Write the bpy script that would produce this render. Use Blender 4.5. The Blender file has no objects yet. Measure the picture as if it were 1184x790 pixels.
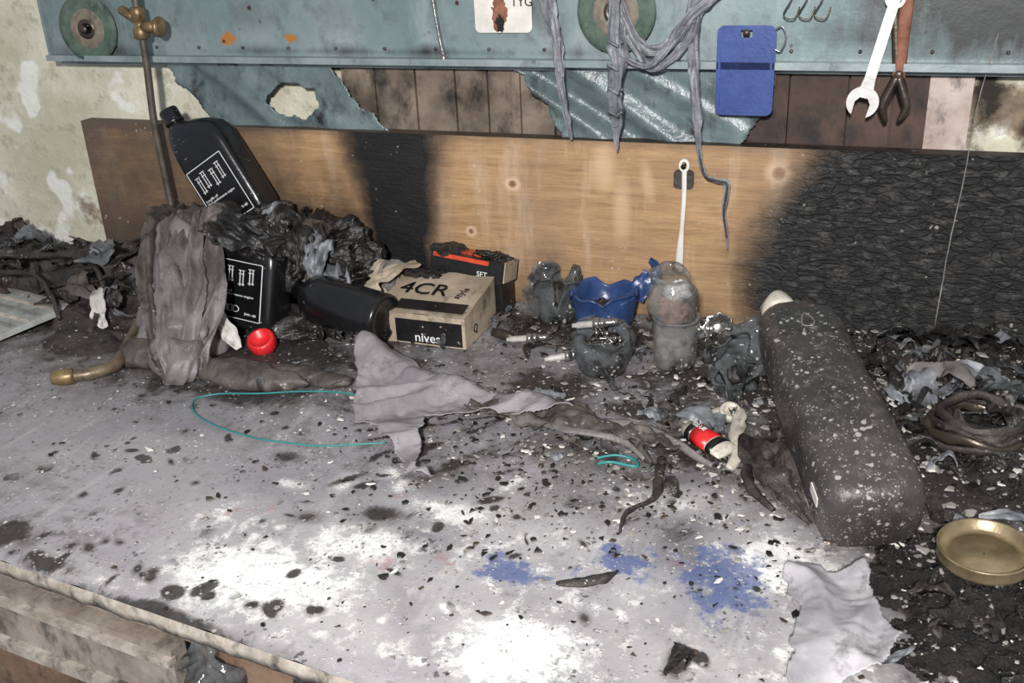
import bpy, bmesh, math, random
import numpy as np
from mathutils import Vector, Matrix, noise, Euler
random.seed(7)
pi=math.pi
SC=bpy.context.scene
def s2l(c):
    c=c/255.0
    return c/12.92 if c<=0.04045 else ((c+0.055)/1.055)**2.4
def C(r,g,b): return (s2l(r),s2l(g),s2l(b),1)
# ------------------------------------------------------------ node helper
class NT:
    def __init__(s,name):
        s.m=bpy.data.materials.new(name); s.m.use_nodes=True
        s.t=s.m.node_tree; s.t.nodes.clear()
        s.out=s.t.nodes.new('ShaderNodeOutputMaterial')
        s.b=s.t.nodes.new('ShaderNodeBsdfPrincipled')
        s.t.links.new(s.b.outputs[0],s.out.inputs[0])
        s.tc=s.t.nodes.new('ShaderNodeTexCoord').outputs['Object']
    def n(s,k): return s.t.nodes.new(k)
    def put(s,inp,v):
        if hasattr(v,'is_linked') or hasattr(v,'links'): s.t.links.new(v,inp)
        else: inp.default_value=v
    def scaled(s,sc,co=None):
        mp=s.n('ShaderNodeMapping'); s.t.links.new(co or s.tc,mp.inputs[0]); mp.inputs['Scale'].default_value=sc
        return mp.outputs[0]
    def warp(s,scale,amt,co=None):
        nn=s.n('ShaderNodeTexNoise');s.t.links.new(co or s.tc,nn.inputs['Vector']);nn.inputs['Scale'].default_value=scale;nn.inputs['Detail'].default_value=3
        sc=s.n('ShaderNodeVectorMath');sc.operation='SCALE';s.t.links.new(nn.outputs['Color'],sc.inputs[0]);sc.inputs['Scale'].default_value=amt
        ad=s.n('ShaderNodeVectorMath');ad.operation='ADD';s.t.links.new(co or s.tc,ad.inputs[0]);s.t.links.new(sc.outputs[0],ad.inputs[1]);return ad.outputs[0]
    def noise(s,scale,detail=4,rough=.6,co=None,dist=0):
        q=s.n('ShaderNodeTexNoise'); s.t.links.new(co or s.tc,q.inputs['Vector'])
        q.inputs['Scale'].default_value=scale;q.inputs['Detail'].default_value=detail
        q.inputs['Roughness'].default_value=rough;q.inputs['Distortion'].default_value=dist
        return q.outputs[0]
    def vor(s,scale,feature='F1',co=None,out='Distance',rnd=1.0):
        q=s.n('ShaderNodeTexVoronoi'); q.feature=feature; s.t.links.new(co or s.tc,q.inputs['Vector'])
        q.inputs['Scale'].default_value=scale; q.inputs['Randomness'].default_value=rnd
        return q.outputs[out]
    def math(s,op,a,b=0.0,clamp=False):
        q=s.n('ShaderNodeMath');q.operation=op;q.use_clamp=clamp;s.put(q.inputs[0],a);s.put(q.inputs[1],b);return q.outputs[0]
    def rng(s,v,a,b,c=0.0,d=1.0):
        q=s.n('ShaderNodeMapRange');s.put(q.inputs[0],v)
        for i,x in enumerate((a,b,c,d)): q.inputs[i+1].default_value=x
        return q.outputs[0]
    def mix(s,f,a,b):
        q=s.n('ShaderNodeMix');q.data_type='RGBA';s.put(q.inputs[0],f);s.put(q.inputs[6],a);s.put(q.inputs[7],b);return q.outputs[2]
    def thr(s,mask,nz,amp,lo,hi):
        return s.rng(s.math('ADD',mask,s.math('MULTIPLY',s.math('SUBTRACT',nz,.5),amp)),lo,hi)
    def specks(s,scale,dens,size=.2):
        co=s.warp(scale*.9,.9/scale)
        d=s.vor(scale,co=co)
        big=s.math('MULTIPLY',s.math('SUBTRACT',s.noise(scale*.45,1),.5),.9)
        e=s.math('SUBTRACT',d,big)
        return s.math('MULTIPLY',s.rng(e,size,size-.06),s.rng(s.noise(scale*.12,3,.7),.62-dens*.3,.68-dens*.3))
    def attr(s,name):
        q=s.n('ShaderNodeAttribute');q.attribute_name=name
        p=s.n('ShaderNodeSeparateColor');s.t.links.new(q.outputs['Color'],p.inputs[0]);return p.outputs
    def bump(s,h,st=.5,dist=.002,prev=None):
        q=s.n('ShaderNodeBump');s.t.links.new(h,q.inputs['Height']);q.inputs['Strength'].default_value=st;q.inputs['Distance'].default_value=dist
        if prev is not None: s.t.links.new(prev,q.inputs['Normal'])
        return q.outputs[0]
    def fin(s,col,rough=.6,metal=0.0,normal=None,**k):
        s.put(s.b.inputs['Base Color'],col);s.put(s.b.inputs['Roughness'],rough);s.put(s.b.inputs['Metallic'],metal)
        if normal is not None: s.t.links.new(normal,s.b.inputs['Normal'])
        for kk,v in k.items(): s.put(s.b.inputs[kk.replace('_',' ')],v)
        return s.m
def M(name,c1,c2,scale=20,rough=.6,metal=0.0,bump=.3,bscale=None,ash=0.0,soot=0.0,dist=.002,ashs=170,dust=0,**k):
    t=NT(name)
    nz=t.noise(scale,5,.65)
    col=t.mix(t.rng(nz,.35,.65),C(*c1),C(*c2))
    if soot>0:
        f=t.rng(t.noise(scale*.7+7,6,.7,t.scaled((1.3,1,.8))),.75-soot*.5,.88-soot*.4)
        col=t.mix(t.math('MULTIPLY',f,.9),col,C(22,20,19))
    if dust>0:
        col=t.mix(t.math('MULTIPLY',t.rng(t.noise(60,7,.8),.52,.68),dust),col,C(128,122,118))
    if ash>0:
        col=t.mix(t.math('MULTIPLY',t.specks(ashs,ash),.85),col,C(158,153,146))
        if dust>0:
            col=t.mix(t.math('MULTIPLY',t.specks(ashs*2.6,ash,.22),.7),col,C(146,141,135))
            col=t.mix(t.math('MULTIPLY',t.specks(ashs*.55,ash*.35,.12),.8),col,C(168,163,156))
    nb=t.bump(t.noise(bscale or scale*4,5,.65),bump,dist)
    return t.fin(col,rough,metal,nb,**k)
# ------------------------------------------------------------ mesh builder
class MB:
    def __init__(s,name): s.name=name;s.v=[];s.f=[];s.mi=[];s.sm=[];s.mats=[]
    def mat(s,m):
        if m not in s.mats: s.mats.append(m)
        return s.mats.index(m)
    def add(s,vs,fs,m,T=None,smooth=True):
        o=len(s.v);i=s.mat(m)
        if T is None: s.v+= [tuple(v) for v in vs]
        else: s.v+=[tuple(T@Vector(v)) for v in vs]
        for f in fs: s.f.append(tuple(o+k for k in f));s.mi.append(i);s.sm.append(smooth)
    def box(s,c,d,m,T=None):
        x,y,z=c;a,b,e=d[0]/2,d[1]/2,d[2]/2
        vs=[(x+i*a,y+j*b,z+k*e) for i in(-1,1) for j in(-1,1) for k in(-1,1)]
        s.add(vs,[(0,1,3,2),(4,6,7,5),(0,4,5,1),(2,3,7,6),(0,2,6,4),(1,5,7,3)],m,T,False)
    def lathe(s,prof,m,T=None,seg=32,cap=True,jit=None):
        vs=[];fs=[]
        for j,(r,z) in enumerate(prof):
            for i in range(seg):
                a=2*pi*i/seg; p=Vector((r*math.cos(a),r*math.sin(a),z))
                if jit: p=jit(p,a,j)
                vs.append(p)
        n=len(prof)
        for j in range(n-1):
            for i in range(seg):
                k=(i+1)%seg;fs.append((j*seg+i,j*seg+k,(j+1)*seg+k,(j+1)*seg+i))
        if cap:
            fs.append(tuple(reversed(range(seg))));fs.append(tuple(range((n-1)*seg,n*seg)))
        s.add(vs,fs,m,T)
    def loft(s,secs,m,T=None,seg=40,ex=5,jit=None):
        vs=[];fs=[]
        for (z,hw,hd,cx,cy,e) in secs:
            for i in range(seg):
                a=2*pi*(i+.5)/seg;c,q=math.cos(a),math.sin(a)
                p=Vector((cx+hw*math.copysign(abs(c)**(2/e),c),cy+hd*math.copysign(abs(q)**(2/e),q),z))
                if jit:p=jit(p)
                vs.append(p)
        n=len(secs)
        for j in range(n-1):
            for i in range(seg):
                k=(i+1)%seg;fs.append((j*seg+i,j*seg+k,(j+1)*seg+k,(j+1)*seg+i))
        fs.append(tuple(reversed(range(seg))));fs.append(tuple(range((n-1)*seg,n*seg)))
        s.add(vs,fs,m,T)
    def tube(s,pts,r,m,T=None,seg=10,sub=6,flat=1.0,jit=0.0,closed=False,twist=0.0):
        P=[Vector(p) for p in pts];rs=r if isinstance(r,(list,tuple)) else [r]*len(P)
        Q=[];RR=[];n=len(P)
        rngN=n if closed else n-1
        for i in range(rngN):
            if closed: p0,p1,p2,p3=P[(i-1)%n],P[i],P[(i+1)%n],P[(i+2)%n];r1,r2=rs[i],rs[(i+1)%n]
            else: p0,p1,p2,p3=P[max(i-1,0)],P[i],P[i+1],P[min(i+2,n-1)];r1,r2=rs[i],rs[i+1]
            for k in range(sub):
                t=k/sub
                Q.append(.5*((2*p1)+(-p0+p2)*t+(2*p0-5*p1+4*p2-p3)*t*t+(-p0+3*p1-3*p2+p3)*t**3));RR.append(r1+(r2-r1)*t)
        if not closed: Q.append(P[-1]);RR.append(rs[-1])
        vs=[];fs=[];N=len(Q);up=Vector((0,0,1));prev=None
        for j in range(N):
            d=(Q[(j+1)%N] if (closed or j<N-1) else Q[j])-(Q[j-1] if (closed or j>0) else Q[j]);
            if d.length<1e-9:d=Vector((1,0,0))
            d.normalize()
            if prev is None:
                a=up.cross(d)
                if a.length<.1:a=Vector((1,0,0))
                a.normalize()
            else:
                a=prev-d*prev.dot(d);a.normalize()
            prev=a;b=d.cross(a)
            tw=twist*j/N
            a2=a*math.cos(tw)+b*math.sin(tw);b2=-a*math.sin(tw)+b*math.cos(tw)
            for i in range(seg):
                an=2*pi*i/seg
                rr=RR[j]*(1+jit*noise.noise(Q[j]*60+Vector((math.cos(an),math.sin(an),0))*1.5))
                vs.append(Q[j]+a2*math.cos(an)*rr+b2*math.sin(an)*rr*flat)
        for j in range(N if closed else N-1):
            for i in range(seg):
                k=(i+1)%seg;jn=(j+1)%N;fs.append((j*seg+i,j*seg+k,jn*seg+k,jn*seg+i))
        if not closed:
            fs.append(tuple(reversed(range(seg))));fs.append(tuple(range((N-1)*seg,N*seg)))
        s.add(vs,fs,m,T)
    def film(s,pts,w,m,seed=0,zmin=None,sub=8,nw=9,crease=.5,axis=(0,1,0),fray=.5,fq=.11):
        """crumpled ribbon of thin film following pts, half width w (list)"""
        P=[Vector(p) for p in pts];n=len(P);ws=w if isinstance(w,(list,tuple)) else [w]*n
        Q=[];W_=[]
        for i in range(n-1):
            p0,p1,p2,p3=P[max(i-1,0)],P[i],P[i+1],P[min(i+2,n-1)]
            for k in range(sub):
                t=k/sub;Q.append(.5*((2*p1)+(-p0+p2)*t+(2*p0-5*p1+4*p2-p3)*t*t+(-p0+3*p1-3*p2+p3)*t**3));W_.append(ws[i]+(ws[i+1]-ws[i])*t)
        Q.append(P[-1]);W_.append(ws[-1]);vs=[];fs=[];A=Vector(axis).normalized()
        for j,q in enumerate(Q):
            d=(Q[min(j+1,len(Q)-1)]-Q[max(j-1,0)]).normalized();side=d.cross(A)
            if side.length<.05: side=Vector((1,0,0))
            side.normalize();nn=side.cross(d)
            for i in range(nw):
                u=2*i/(nw-1)-1
                f=1+fray*noise.noise(Vector((q.x*70+seed,q.z*70+q.y*70,math.copysign(1,u)*5))) 
                h=crease*W_[j]*(1-2*abs(noise.noise(Vector((u*1.6+seed*3.1,j*fq,seed)))))+crease*.5*W_[j]*noise.noise(Vector((u*3,j*fq*2.7,seed+7)))
                v=q+side*u*W_[j]*f+nn*h
                if zmin is not None:v.z=max(v.z,zmin)
                vs.append(v)
        for j in range(len(Q)-1):
            for i in range(nw-1):
                a=j*nw+i;fs.append((a,a+1,a+nw+1,a+nw))
        s.add(vs,fs,m)
    def blob(s,c,d,m,amp=.35,freq=14,sub=5,seed=0,zmin=None,T=None):
        bm=bmesh.new();bmesh.ops.create_icosphere(bm,subdivisions=sub,radius=1)
        vs=[]
        for v in bm.verts:
            p=v.co.copy();w=Vector((p.x*d[0],p.y*d[1],p.z*d[2]))*freq+Vector((seed*3.7,seed*1.3,-seed))
            w2=w+Vector((noise.noise(w*.8),noise.noise(w*.8+Vector((9,0,0))),0))*1.2
            rd=(1-2*abs(noise.noise(w2)))*.6+(1-2*abs(noise.noise(w2*2.3)))*.25+.15*noise.noise(w2*5)
            k=1+amp*(rd-.4)
            q=Vector((c[0]+p.x*d[0]*k,c[1]+p.y*d[1]*k,c[2]+p.z*d[2]*k))
            if zmin is not None:q.z=max(q.z,zmin)
            vs.append(q)
        fs=[tuple(x.index for x in f.verts) for f in bm.faces];bm.free()
        s.add(vs,fs,m,T)
    def text(s,body,size,m,T,ext=.0003,align='CENTER'):
        cu=bpy.data.curves.new('tmp','FONT');cu.body=body;cu.size=size;cu.extrude=ext;cu.align_x=align;cu.resolution_u=3
        ob=bpy.data.objects.new('tmp',cu);SC.collection.objects.link(ob)
        dg=bpy.context.evaluated_depsgraph_get();me=bpy.data.meshes.new_from_object(ob.evaluated_get(dg))
        vs=[v.co.copy() for v in me.vertices];fs=[tuple(p.vertices) for p in me.polygons]
        bpy.data.objects.remove(ob);bpy.data.curves.remove(cu);bpy.data.meshes.remove(me)
        s.add(vs,fs,m,T,False)
    def done(s,recenter=True,name=None):
        me=bpy.data.meshes.new(s.name)
        A=np.array(s.v,dtype=float)
        c=np.zeros(3)
        if recenter: c=(A.min(0)+A.max(0))/2; c[2]=A[:,2].min()
        me.from_pydata([tuple(x) for x in (A-c)],[],s.f)
        for m in s.mats: me.materials.append(m)
        me.polygons.foreach_set('material_index',s.mi);me.polygons.foreach_set('use_smooth',s.sm)
        me.update()
        ob=bpy.data.objects.new(s.name,me);ob.location=c;SC.collection.objects.link(ob)
        return ob
def T(loc,rot=(0,0,0),sc=(1,1,1)):
    return Matrix.Translation(loc)@Euler([math.radians(a) for a in rot],'XYZ').to_matrix().to_4x4()@Matrix.Diagonal((*sc,1))
def frame(o,zdir,front):
    z=Vector(zdir).normalized();y=-(Vector(front)-z*Vector(front).dot(z)).normalized();x=y.cross(z)
    m=Matrix((x,y,z)).transposed().to_4x4();m.translation=Vector(o);return m
def blobs(X,Y,L):
    r=np.zeros_like(X)
    for (x,y,rx,ry,rot,st) in L:
        a=math.radians(rot);dx=X-x;dy=Y-y;u=(dx*math.cos(a)+dy*math.sin(a))/rx;v=(-dx*math.sin(a)+dy*math.cos(a))/ry
        r=np.maximum(r,st*np.clip(1.25-.75*np.sqrt(u*u+v*v),0,1))
    return r
def setattr_col(ob,name,R,G,B):
    at=ob.data.color_attributes.new(name,'FLOAT_COLOR','POINT')
    a=np.ones((len(R),4));a[:,0]=R;a[:,1]=G;a[:,2]=B
    at.data.foreach_set('color',a.ravel())
def coords(ob):
    a=np.empty(len(ob.data.vertices)*3);ob.data.vertices.foreach_get('co',a);return a.reshape(-1,3)
def fbm(x,y,z,o=3):
    return noise.fractal(Vector((x,y,z)),1.0,2.0,o)
# ------------------------------------------------------------ materials
def mat_bench():
    t=NT('bench_top_paint');A=t.attr('m1');Bq=t.attr('m2')
    n1=t.noise(3.5,6,.6);n2=t.noise(28,8,.72);n3=t.noise(90,5,.7);n4=t.noise(11,7,.7,dist=.6);n5=t.noise(7,8,.75);n6=t.noise(45,7,.8)
    col=t.mix(t.rng(n1,.35,.65),C(126,123,128),C(160,156,160))
    col=t.mix(t.math('MULTIPLY',t.rng(n5,.48,.60),.6),col,C(106,101,103))
    col=t.mix(t.math('MULTIPLY',t.rng(n2,.50,.64),.5),col,C(90,85,85))
    scr=t.noise(30,4,.7,t.scaled((1,.12,1)))
    col=t.mix(t.math('MULTIPLY',t.rng(scr,.56,.66),.4),col,C(182,179,180))
    col=t.mix(t.math('MULTIPLY',t.thr(Bq[1],n4,1.7,.4,.85),.8),col,C(66,60,57))
    col=t.mix(t.math('MULTIPLY',t.thr(A[1],n5,2.0,.25,.85),.75),col,C(188,185,186))
    col=t.mix(t.math('MULTIPLY',t.thr(A[1],n6,2.6,.66,.96),.9),col,C(236,234,231))
    col=t.mix(t.math('MULTIPLY',t.thr(A[1],n2,3.0,.80,1.05),.5),col,C(236,234,231))
    col=t.mix(t.math('MULTIPLY',t.thr(A[2],n2,2.8,.50,.75),.8),col,C(64,84,134))
    col=t.mix(t.math('MULTIPLY',t.thr(Bq[0],n2,2.2,.50,.8),.6),col,C(146,76,84))
    col=t.mix(t.math('MULTIPLY',t.rng(n3,.58,.68),.6),col,C(88,83,81))
    so=t.thr(A[0],n4,2.1,.48,.70)
    col=t.mix(t.math('MULTIPLY',t.thr(A[0],n5,1.6,.2,.7),.6),col,C(70,64,61))
    col=t.mix(t.math('MULTIPLY',so,.9),col,t.mix(t.rng(n3,.3,.7),C(18,17,17),C(58,52,49)))
    dcoord=t.warp(60,.026)
    dv=t.math('SUBTRACT',t.vor(30,co=dcoord),t.math('MULTIPLY',t.math('SUBTRACT',t.noise(14,1),.5),.9))
    gate=t.rng(t.noise(6,3,.6),.53,.59)
    col=t.mix(t.math('MULTIPLY',t.math('MULTIPLY',t.rng(dv,.26,.17),gate),.85),col,C(40,36,35))
    dv2=t.math('SUBTRACT',t.vor(130,co=t.warp(110,.012)),t.math('MULTIPLY',t.math('SUBTRACT',t.noise(50,1),.5),.9));g2=t.rng(t.noise(13,3,.6),.50,.60)
    col=t.mix(t.math('MULTIPLY',t.math('MULTIPLY',t.rng(dv2,.26,.14),g2),.75),col,C(50,46,44))
    sp=t.specks(140,.46);sp2=t.specks(60,.26,.17)
    col=t.mix(t.math('MULTIPLY',sp,.7),col,C(192,188,184));col=t.mix(t.math('MULTIPLY',sp2,.65),col,C(182,178,176))
    h=t.math('ADD',t.math('MULTIPLY',n2,.6),t.math('ADD',t.math('MULTIPLY',so,.4),t.math('MULTIPLY',sp,.5)))
    return t.fin(col,t.rng(n2,.3,.7,.36,.75),0.0,t.bump(h,.6,.003))
def mat_board():
    t=NT('scorched_pine');A=t.attr('m1')
    g=t.scaled((1.0,1.0,14.0))
    n1=t.noise(5,5,.6,g,dist=.5);n2=t.noise(22,6,.7,g);n4=t.noise(14,8,.72);nb=t.noise(5,6,.7);ns=t.noise(16,5,.7,t.scaled((1,1,.16)))
    col=t.mix(t.rng(n1,.3,.7),C(146,113,78),C(182,146,107))
    col=t.mix(t.math('MULTIPLY',t.rng(n2,.50,.64),.45),col,C(110,80,55))
    col=t.mix(t.math('MULTIPLY',t.rng(nb,.45,.68),.55),col,C(122,102,82))
    col=t.mix(t.math('MULTIPLY',t.rng(ns,.54,.68),.45),col,C(194,172,148))
    col=t.mix(t.math('MULTIPLY',t.rng(A[2],.3,.75),.85),col,C(206,176,146))
    col=t.mix(t.rng(A[2],.72,.95),col,C(120,82,60))
    col=t.mix(t.math('MULTIPLY',t.thr(A[1],n4,1.1,.15,1.0),.88),col,C(74,63,55))
    halo=t.thr(A[0],n4,.6,.02,.6)
    col=t.mix(t.math('MULTIPLY',halo,.6),col,C(54,43,35))
    ch=t.thr(A[0],n4,.8,.28,.80)
    sx=t.n('ShaderNodeSeparateXYZ');t.t.links.new(t.tc,sx.inputs[0]);al=t.rng(sx.outputs[0],-.25,-.1)
    vc=t.noise(9,7,.75,t.scaled((1,1,2.2)));vb=t.noise(50,6,.8,t.scaled((.7,1,2.0)));vs=t.noise(34,5,.75,t.scaled((1.8,1,.6)))
    ve=t.vor(50,'DISTANCE_TO_EDGE',t.warp(18,.05,t.scaled((.8,1.0,1.9))))
    blk=t.mix(t.rng(vc,.42,.68),C(8,8,8),C(25,24,24))
    blk=t.mix(t.math('MULTIPLY',t.math('MULTIPLY',t.rng(vb,.50,.64),al),.7),blk,C(96,92,89))  # grey sheen highlights on the right-hand char, painted into its colour
    blk=t.mix(t.math('MULTIPLY',t.math('MULTIPLY',t.rng(vs,.54,.64),al),.85),blk,C(8,8,8))
    blk=t.mix(t.math('MULTIPLY',t.math('MULTIPLY',t.rng(ve,.07,.0),al),.65),blk,C(5,5,5))
    col=t.mix(ch,col,blk)
    col=t.mix(t.math('MULTIPLY',t.specks(110,.26,.14),.6),col,C(180,172,162))
    h=t.math('ADD',t.math('MULTIPLY',n2,.25),t.math('MULTIPLY',t.math('ADD',vb,t.math('MULTIPLY',t.rng(ve,0,.1),.35)),t.math('MULTIPLY',ch,t.math('ADD',t.math('MULTIPLY',al,.9),.15))))
    return t.fin(col,t.rng(ch,0,1,.62,.55),0.0,t.bump(h,.8,.004))
def mat_wall():
    t=NT('old_plaster');A=t.attr('m1')
    n1=t.noise(4,6,.65);n2=t.noise(30,6,.7);n4=t.noise(12,6,.7)
    col=t.mix(t.rng(n1,.4,.62),C(186,180,158),C(220,216,198))
    col=t.mix(t.math('MULTIPLY',t.rng(n2,.54,.66),.55),col,C(146,138,118))
    col=t.mix(t.math('MULTIPLY',t.rng(t.noise(9,3,.5),.60,.64),.8),col,C(234,234,228))
    col=t.mix(t.math('MULTIPLY',t.thr(A[1],n4,1.6,.4,.6),.8),col,C(112,86,64))
    col=t.mix(t.math('MULTIPLY',t.thr(A[0],n4,1.5,.4,.7),.95),col,C(26,22,20))
    return t.fin(col,.85,0.0,t.bump(t.math('ADD',n2,n1),.7,.006))
def mat_panel():
    t=NT('teal_painted_steel');A=t.attr('m1')
    n1=t.noise(3,6,.6);n2=t.noise(24,7,.7);n4=t.noise(12,6,.7,t.scaled((1,1,.35)))
    col=t.mix(t.rng(n1,.4,.62),C(108,127,128),C(142,154,156))
    col=t.mix(t.math('MULTIPLY',t.rng(n2,.50,.64),.55),col,C(78,90,90))
    col=t.mix(t.math('MULTIPLY',t.rng(n4,.50,.66),.5),col,C(166,173,174))
    col=t.mix(t.math('MULTIPLY',t.thr(A[1],n2,2.2,.5,.7),.9),col,C(176,112,34))
    col=t.mix(t.math('MULTIPLY',t.rng(t.vor(28),.13,.08),t.rng(t.noise(5,2),.5,.56)),col,C(72,44,26))
    col=t.mix(t.math('MULTIPLY',t.thr(A[0],n4,1.4,.35,.8),.92),col,C(30,27,26))
    return t.fin(col,.38,.2,t.bump(n2,.3,.002))
m_bench=mat_bench();m_board=mat_board();m_wall=mat_wall();m_panel=mat_panel()
m_edge=M('raw_bench_edge',(128,119,108),(172,164,154),30,.8,bump=.6,soot=.48)
m_wood=M('dirty_drawer_wood',(104,92,82),(146,136,128),14,.7,soot=.45,bump=.6)
m_wood2=M('brown_panel_wood',(84,64,50),(120,98,80),14,.65,soot=.5,dust=.4)
m_floor=M('grey_concrete',(70,70,76),(104,104,110),6,.85)
m_blackpl=M('glossy_black_plastic',(13,13,15),(26,26,28),12,.26,bump=.25,ash=.14)
m_melt=M('melted_black_plastic',(14,13,13),(48,45,43),16,.2,bump=.8,bscale=110,ash=.2,dist=.004)
m_labelw=M('label_white_print',(205,205,205),(225,225,225),40,.5,bump=0)
m_labelg=M('label_black_print',(14,14,16),(20,20,22),40,.3,bump=0)
m_rag=M('sooty_grey_cloth',(88,83,82),(124,118,116),12,.5,bump=.6,bscale=70,ash=.15,soot=.3,dist=.004)
m_rag2=M('brown_grey_cloth',(62,55,51),(94,86,81),16,.55,bump=.6,bscale=90,ash=.2,soot=.5,dist=.003)
m_ragl=M('pale_grey_cloth',(110,105,108),(142,137,140),16,.85,bump=.5,bscale=160,ash=.2,soot=.3)
m_ragd=M('burnt_dark_cloth',(34,30,29),(70,63,59),26,.55,bump=.8,ash=.32,soot=.5,dist=.004)
m_white=M('dirty_white_cloth',(122,120,124),(170,167,170),12,.8,bump=.5,soot=.38)
m_char=M('wet_char',(12,12,12),(52,48,46),60,.34,bump=1.0,ash=.5,dist=.005,ashs=95)
m_charn=M('dense_char',(9,9,9),(40,36,34),60,.32,bump=1.0,ash=.26,dist=.006,ashs=100)
m_ash=M('white_ash',(170,166,160),(212,208,202),40,.9)
m_ashg=M('grey_ash',(104,100,96),(148,143,138),40,.9)
m_ashd=M('sooty_ash_film',(84,80,78),(126,121,117),30,.8,soot=.4)
m_bit=M('black_bit',(14,13,13),(34,30,28),40,.5)
m_bitb=M('brown_bit',(48,38,32),(74,60,50),40,.6)
m_card=M('tan_cardboard',(138,124,106),(178,162,142),14,.7,soot=.42,ash=.2)
m_cardin=M('black_print_card',(20,19,20),(32,30,30),30,.35,ash=.2)
m_orange=M('orange_red_print',(180,58,34),(206,78,44),30,.45,soot=.5)
m_blue=M('navy_plastic',(36,54,96),(56,80,124),20,.3,soot=.36,ash=.2)
m_blue2=M('blue_spreader_plastic',(44,62,118),(58,78,138),20,.35,soot=.2)
m_red=M('red_cap_plastic',(186,28,34),(214,44,48),20,.35)
m_brass=M('tarnished_brass',(104,86,60),(146,124,90),40,.4,.55,soot=.36)
m_lid=M('dull_brass_lid',(112,98,74),(150,134,106),26,.36,.5,soot=.25)
m_pipe=M('sooty_copper_pipe',(96,84,70),(134,118,98),30,.4,.5,soot=.3)
m_hose=M('dark_hose',(62,56,50),(92,84,74),30,.5,.2,soot=.3)
m_steel=M('dull_steel',(140,138,134),(190,188,184),30,.2,.9,soot=.32)
m_pale=M('pale_wrench_finish',(190,186,182),(226,222,220),30,.35,.2,soot=.2)
m_dsteel=M('dark_steel',(66,58,52),(104,94,84),30,.35,.7,soot=.25)
m_disc=M('green_abrasive',(60,80,70),(90,106,94),40,.75,bump=.8,bscale=300,soot=.42)
m_discb=M('brown_disc_label',(92,84,74),(128,118,104),50,.6,soot=.38)
m_gbot=M('charcoal_plastic',(42,40,40),(66,62,61),10,.4,bump=.5,bscale=160,ash=.6,ashs=110,dust=.35)
m_gbot2=M('charcoal_plastic_recess',(34,33,34),(48,46,46),10,.4,bump=.35,ash=.5,ashs=110,dust=.25)
m_teal=M('teal_cord',(30,108,108),(50,134,132),20,.4,soot=.2)
m_sheet=M('teal_plastic_sheet',(80,93,95),(114,128,130),9,.35,bump=.5,bscale=20,soot=.46,dist=.01)
m_strip=M('sooty_plastic_film',(74,76,80),(128,130,134),26,.4,bump=.6,soot=.4)
m_plankg=M('weathered_plank',(80,68,58),(134,120,106),10,.8,soot=.55,bump=.6)
m_plankr=M('dark_red_plank',(54,38,32),(82,60,50),12,.7,soot=.55)
m_plankw=M('pale_dirty_plank',(150,130,122),(196,182,174),10,.8,soot=.46)
m_wplast=M('white_plastic',(196,190,182),(222,218,210),20,.45,soot=.2)
m_wscrap=M('sooty_white_scrap',(160,156,150),(196,192,186),20,.5,soot=.4)
m_cream=M('dirty_cream_plastic',(150,142,130),(196,188,176),30,.5,soot=.34,ash=.2)
m_fibre=M('grey_fibre_board',(120,122,118),(166,168,162),20,.8,soot=.36)
m_rust=M('rust_scale',(112,66,48),(146,100,80),60,.8,soot=.35)
def clearmat(name,c,a,rough=.25,soot=.4,hi=.9):
    t=NT(name);n=t.noise(24,6,.7)
    col=t.mix(t.rng(n,soot,soot+.22),C(*c),C(34,31,30))
    col=t.mix(t.math('MULTIPLY',t.specks(120,.4),.8),col,C(190,186,180))
    al=t.rng(n,.36,.62,a,hi)
    t.fin(col,rough,0.0,t.bump(t.noise(40,4),.5,.003));t.put(t.b.inputs['Alpha'],al);return t.m
m_clear=clearmat('smoked_clear_plastic',(112,116,118),.26,.10)
m_glass=clearmat('sooty_glass',(150,150,148),.24,.06,.42,.7)
# ------------------------------------------------------------ room
b=MB('floor');b.add([(-4,-3.6,-.86),(3,-3.6,-.86),(3,.1,-.86),(-4,.1,-.86)],[(0,1,2,3)],m_floor,None,False);b.done()
def plate(mb,x0,x1,z0,z1,yf,yb,step,m,top=None):
    nx=int((x1-x0)/step)+1;nz=max(int((z1-z0)/step)+1,2)
    vs=[];fs=[]
    for j in range(nz):
        for i in range(nx):
            vs.append((x0+(x1-x0)*i/(nx-1),yf,z0+(z1-z0)*j/(nz-1)))
    for j in range(nz-1):
        for i in range(nx-1):
            a=j*nx+i;fs.append((a,a+1,a+nx+1,a+nx))
    mb.add(vs,fs,m,None,False)
    vs=[(x0,yf,z0),(x1,yf,z0),(x1,yf,z1),(x0,yf,z1),(x0,yb,z0),(x1,yb,z0),(x1,yb,z1),(x0,yb,z1)]
    mb.add(vs,[(0,4,5,1),(3,2,6,7),(0,3,7,4),(1,5,6,2),(4,7,6,5)],m,None,False)
b=MB('wall_back');plate(b,-4,3,-.86,1.7,.06,.16,.02,m_wall);w=b.done(False)
co=coords(w);X,Z=co[:,0],co[:,2]
setattr_col(w,'m1',blobs(X,Z,[(.35,.33,.22,.2,0,1.0),(-.5,.36,.7,.05,0,.6),(.10,.36,.03,.1,0,.8)]),
  blobs(X,Z,[(.13,.33,.1,.05,0,.8),(-1.55,.08,.12,.04,0,.45)]),X*0)
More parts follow.
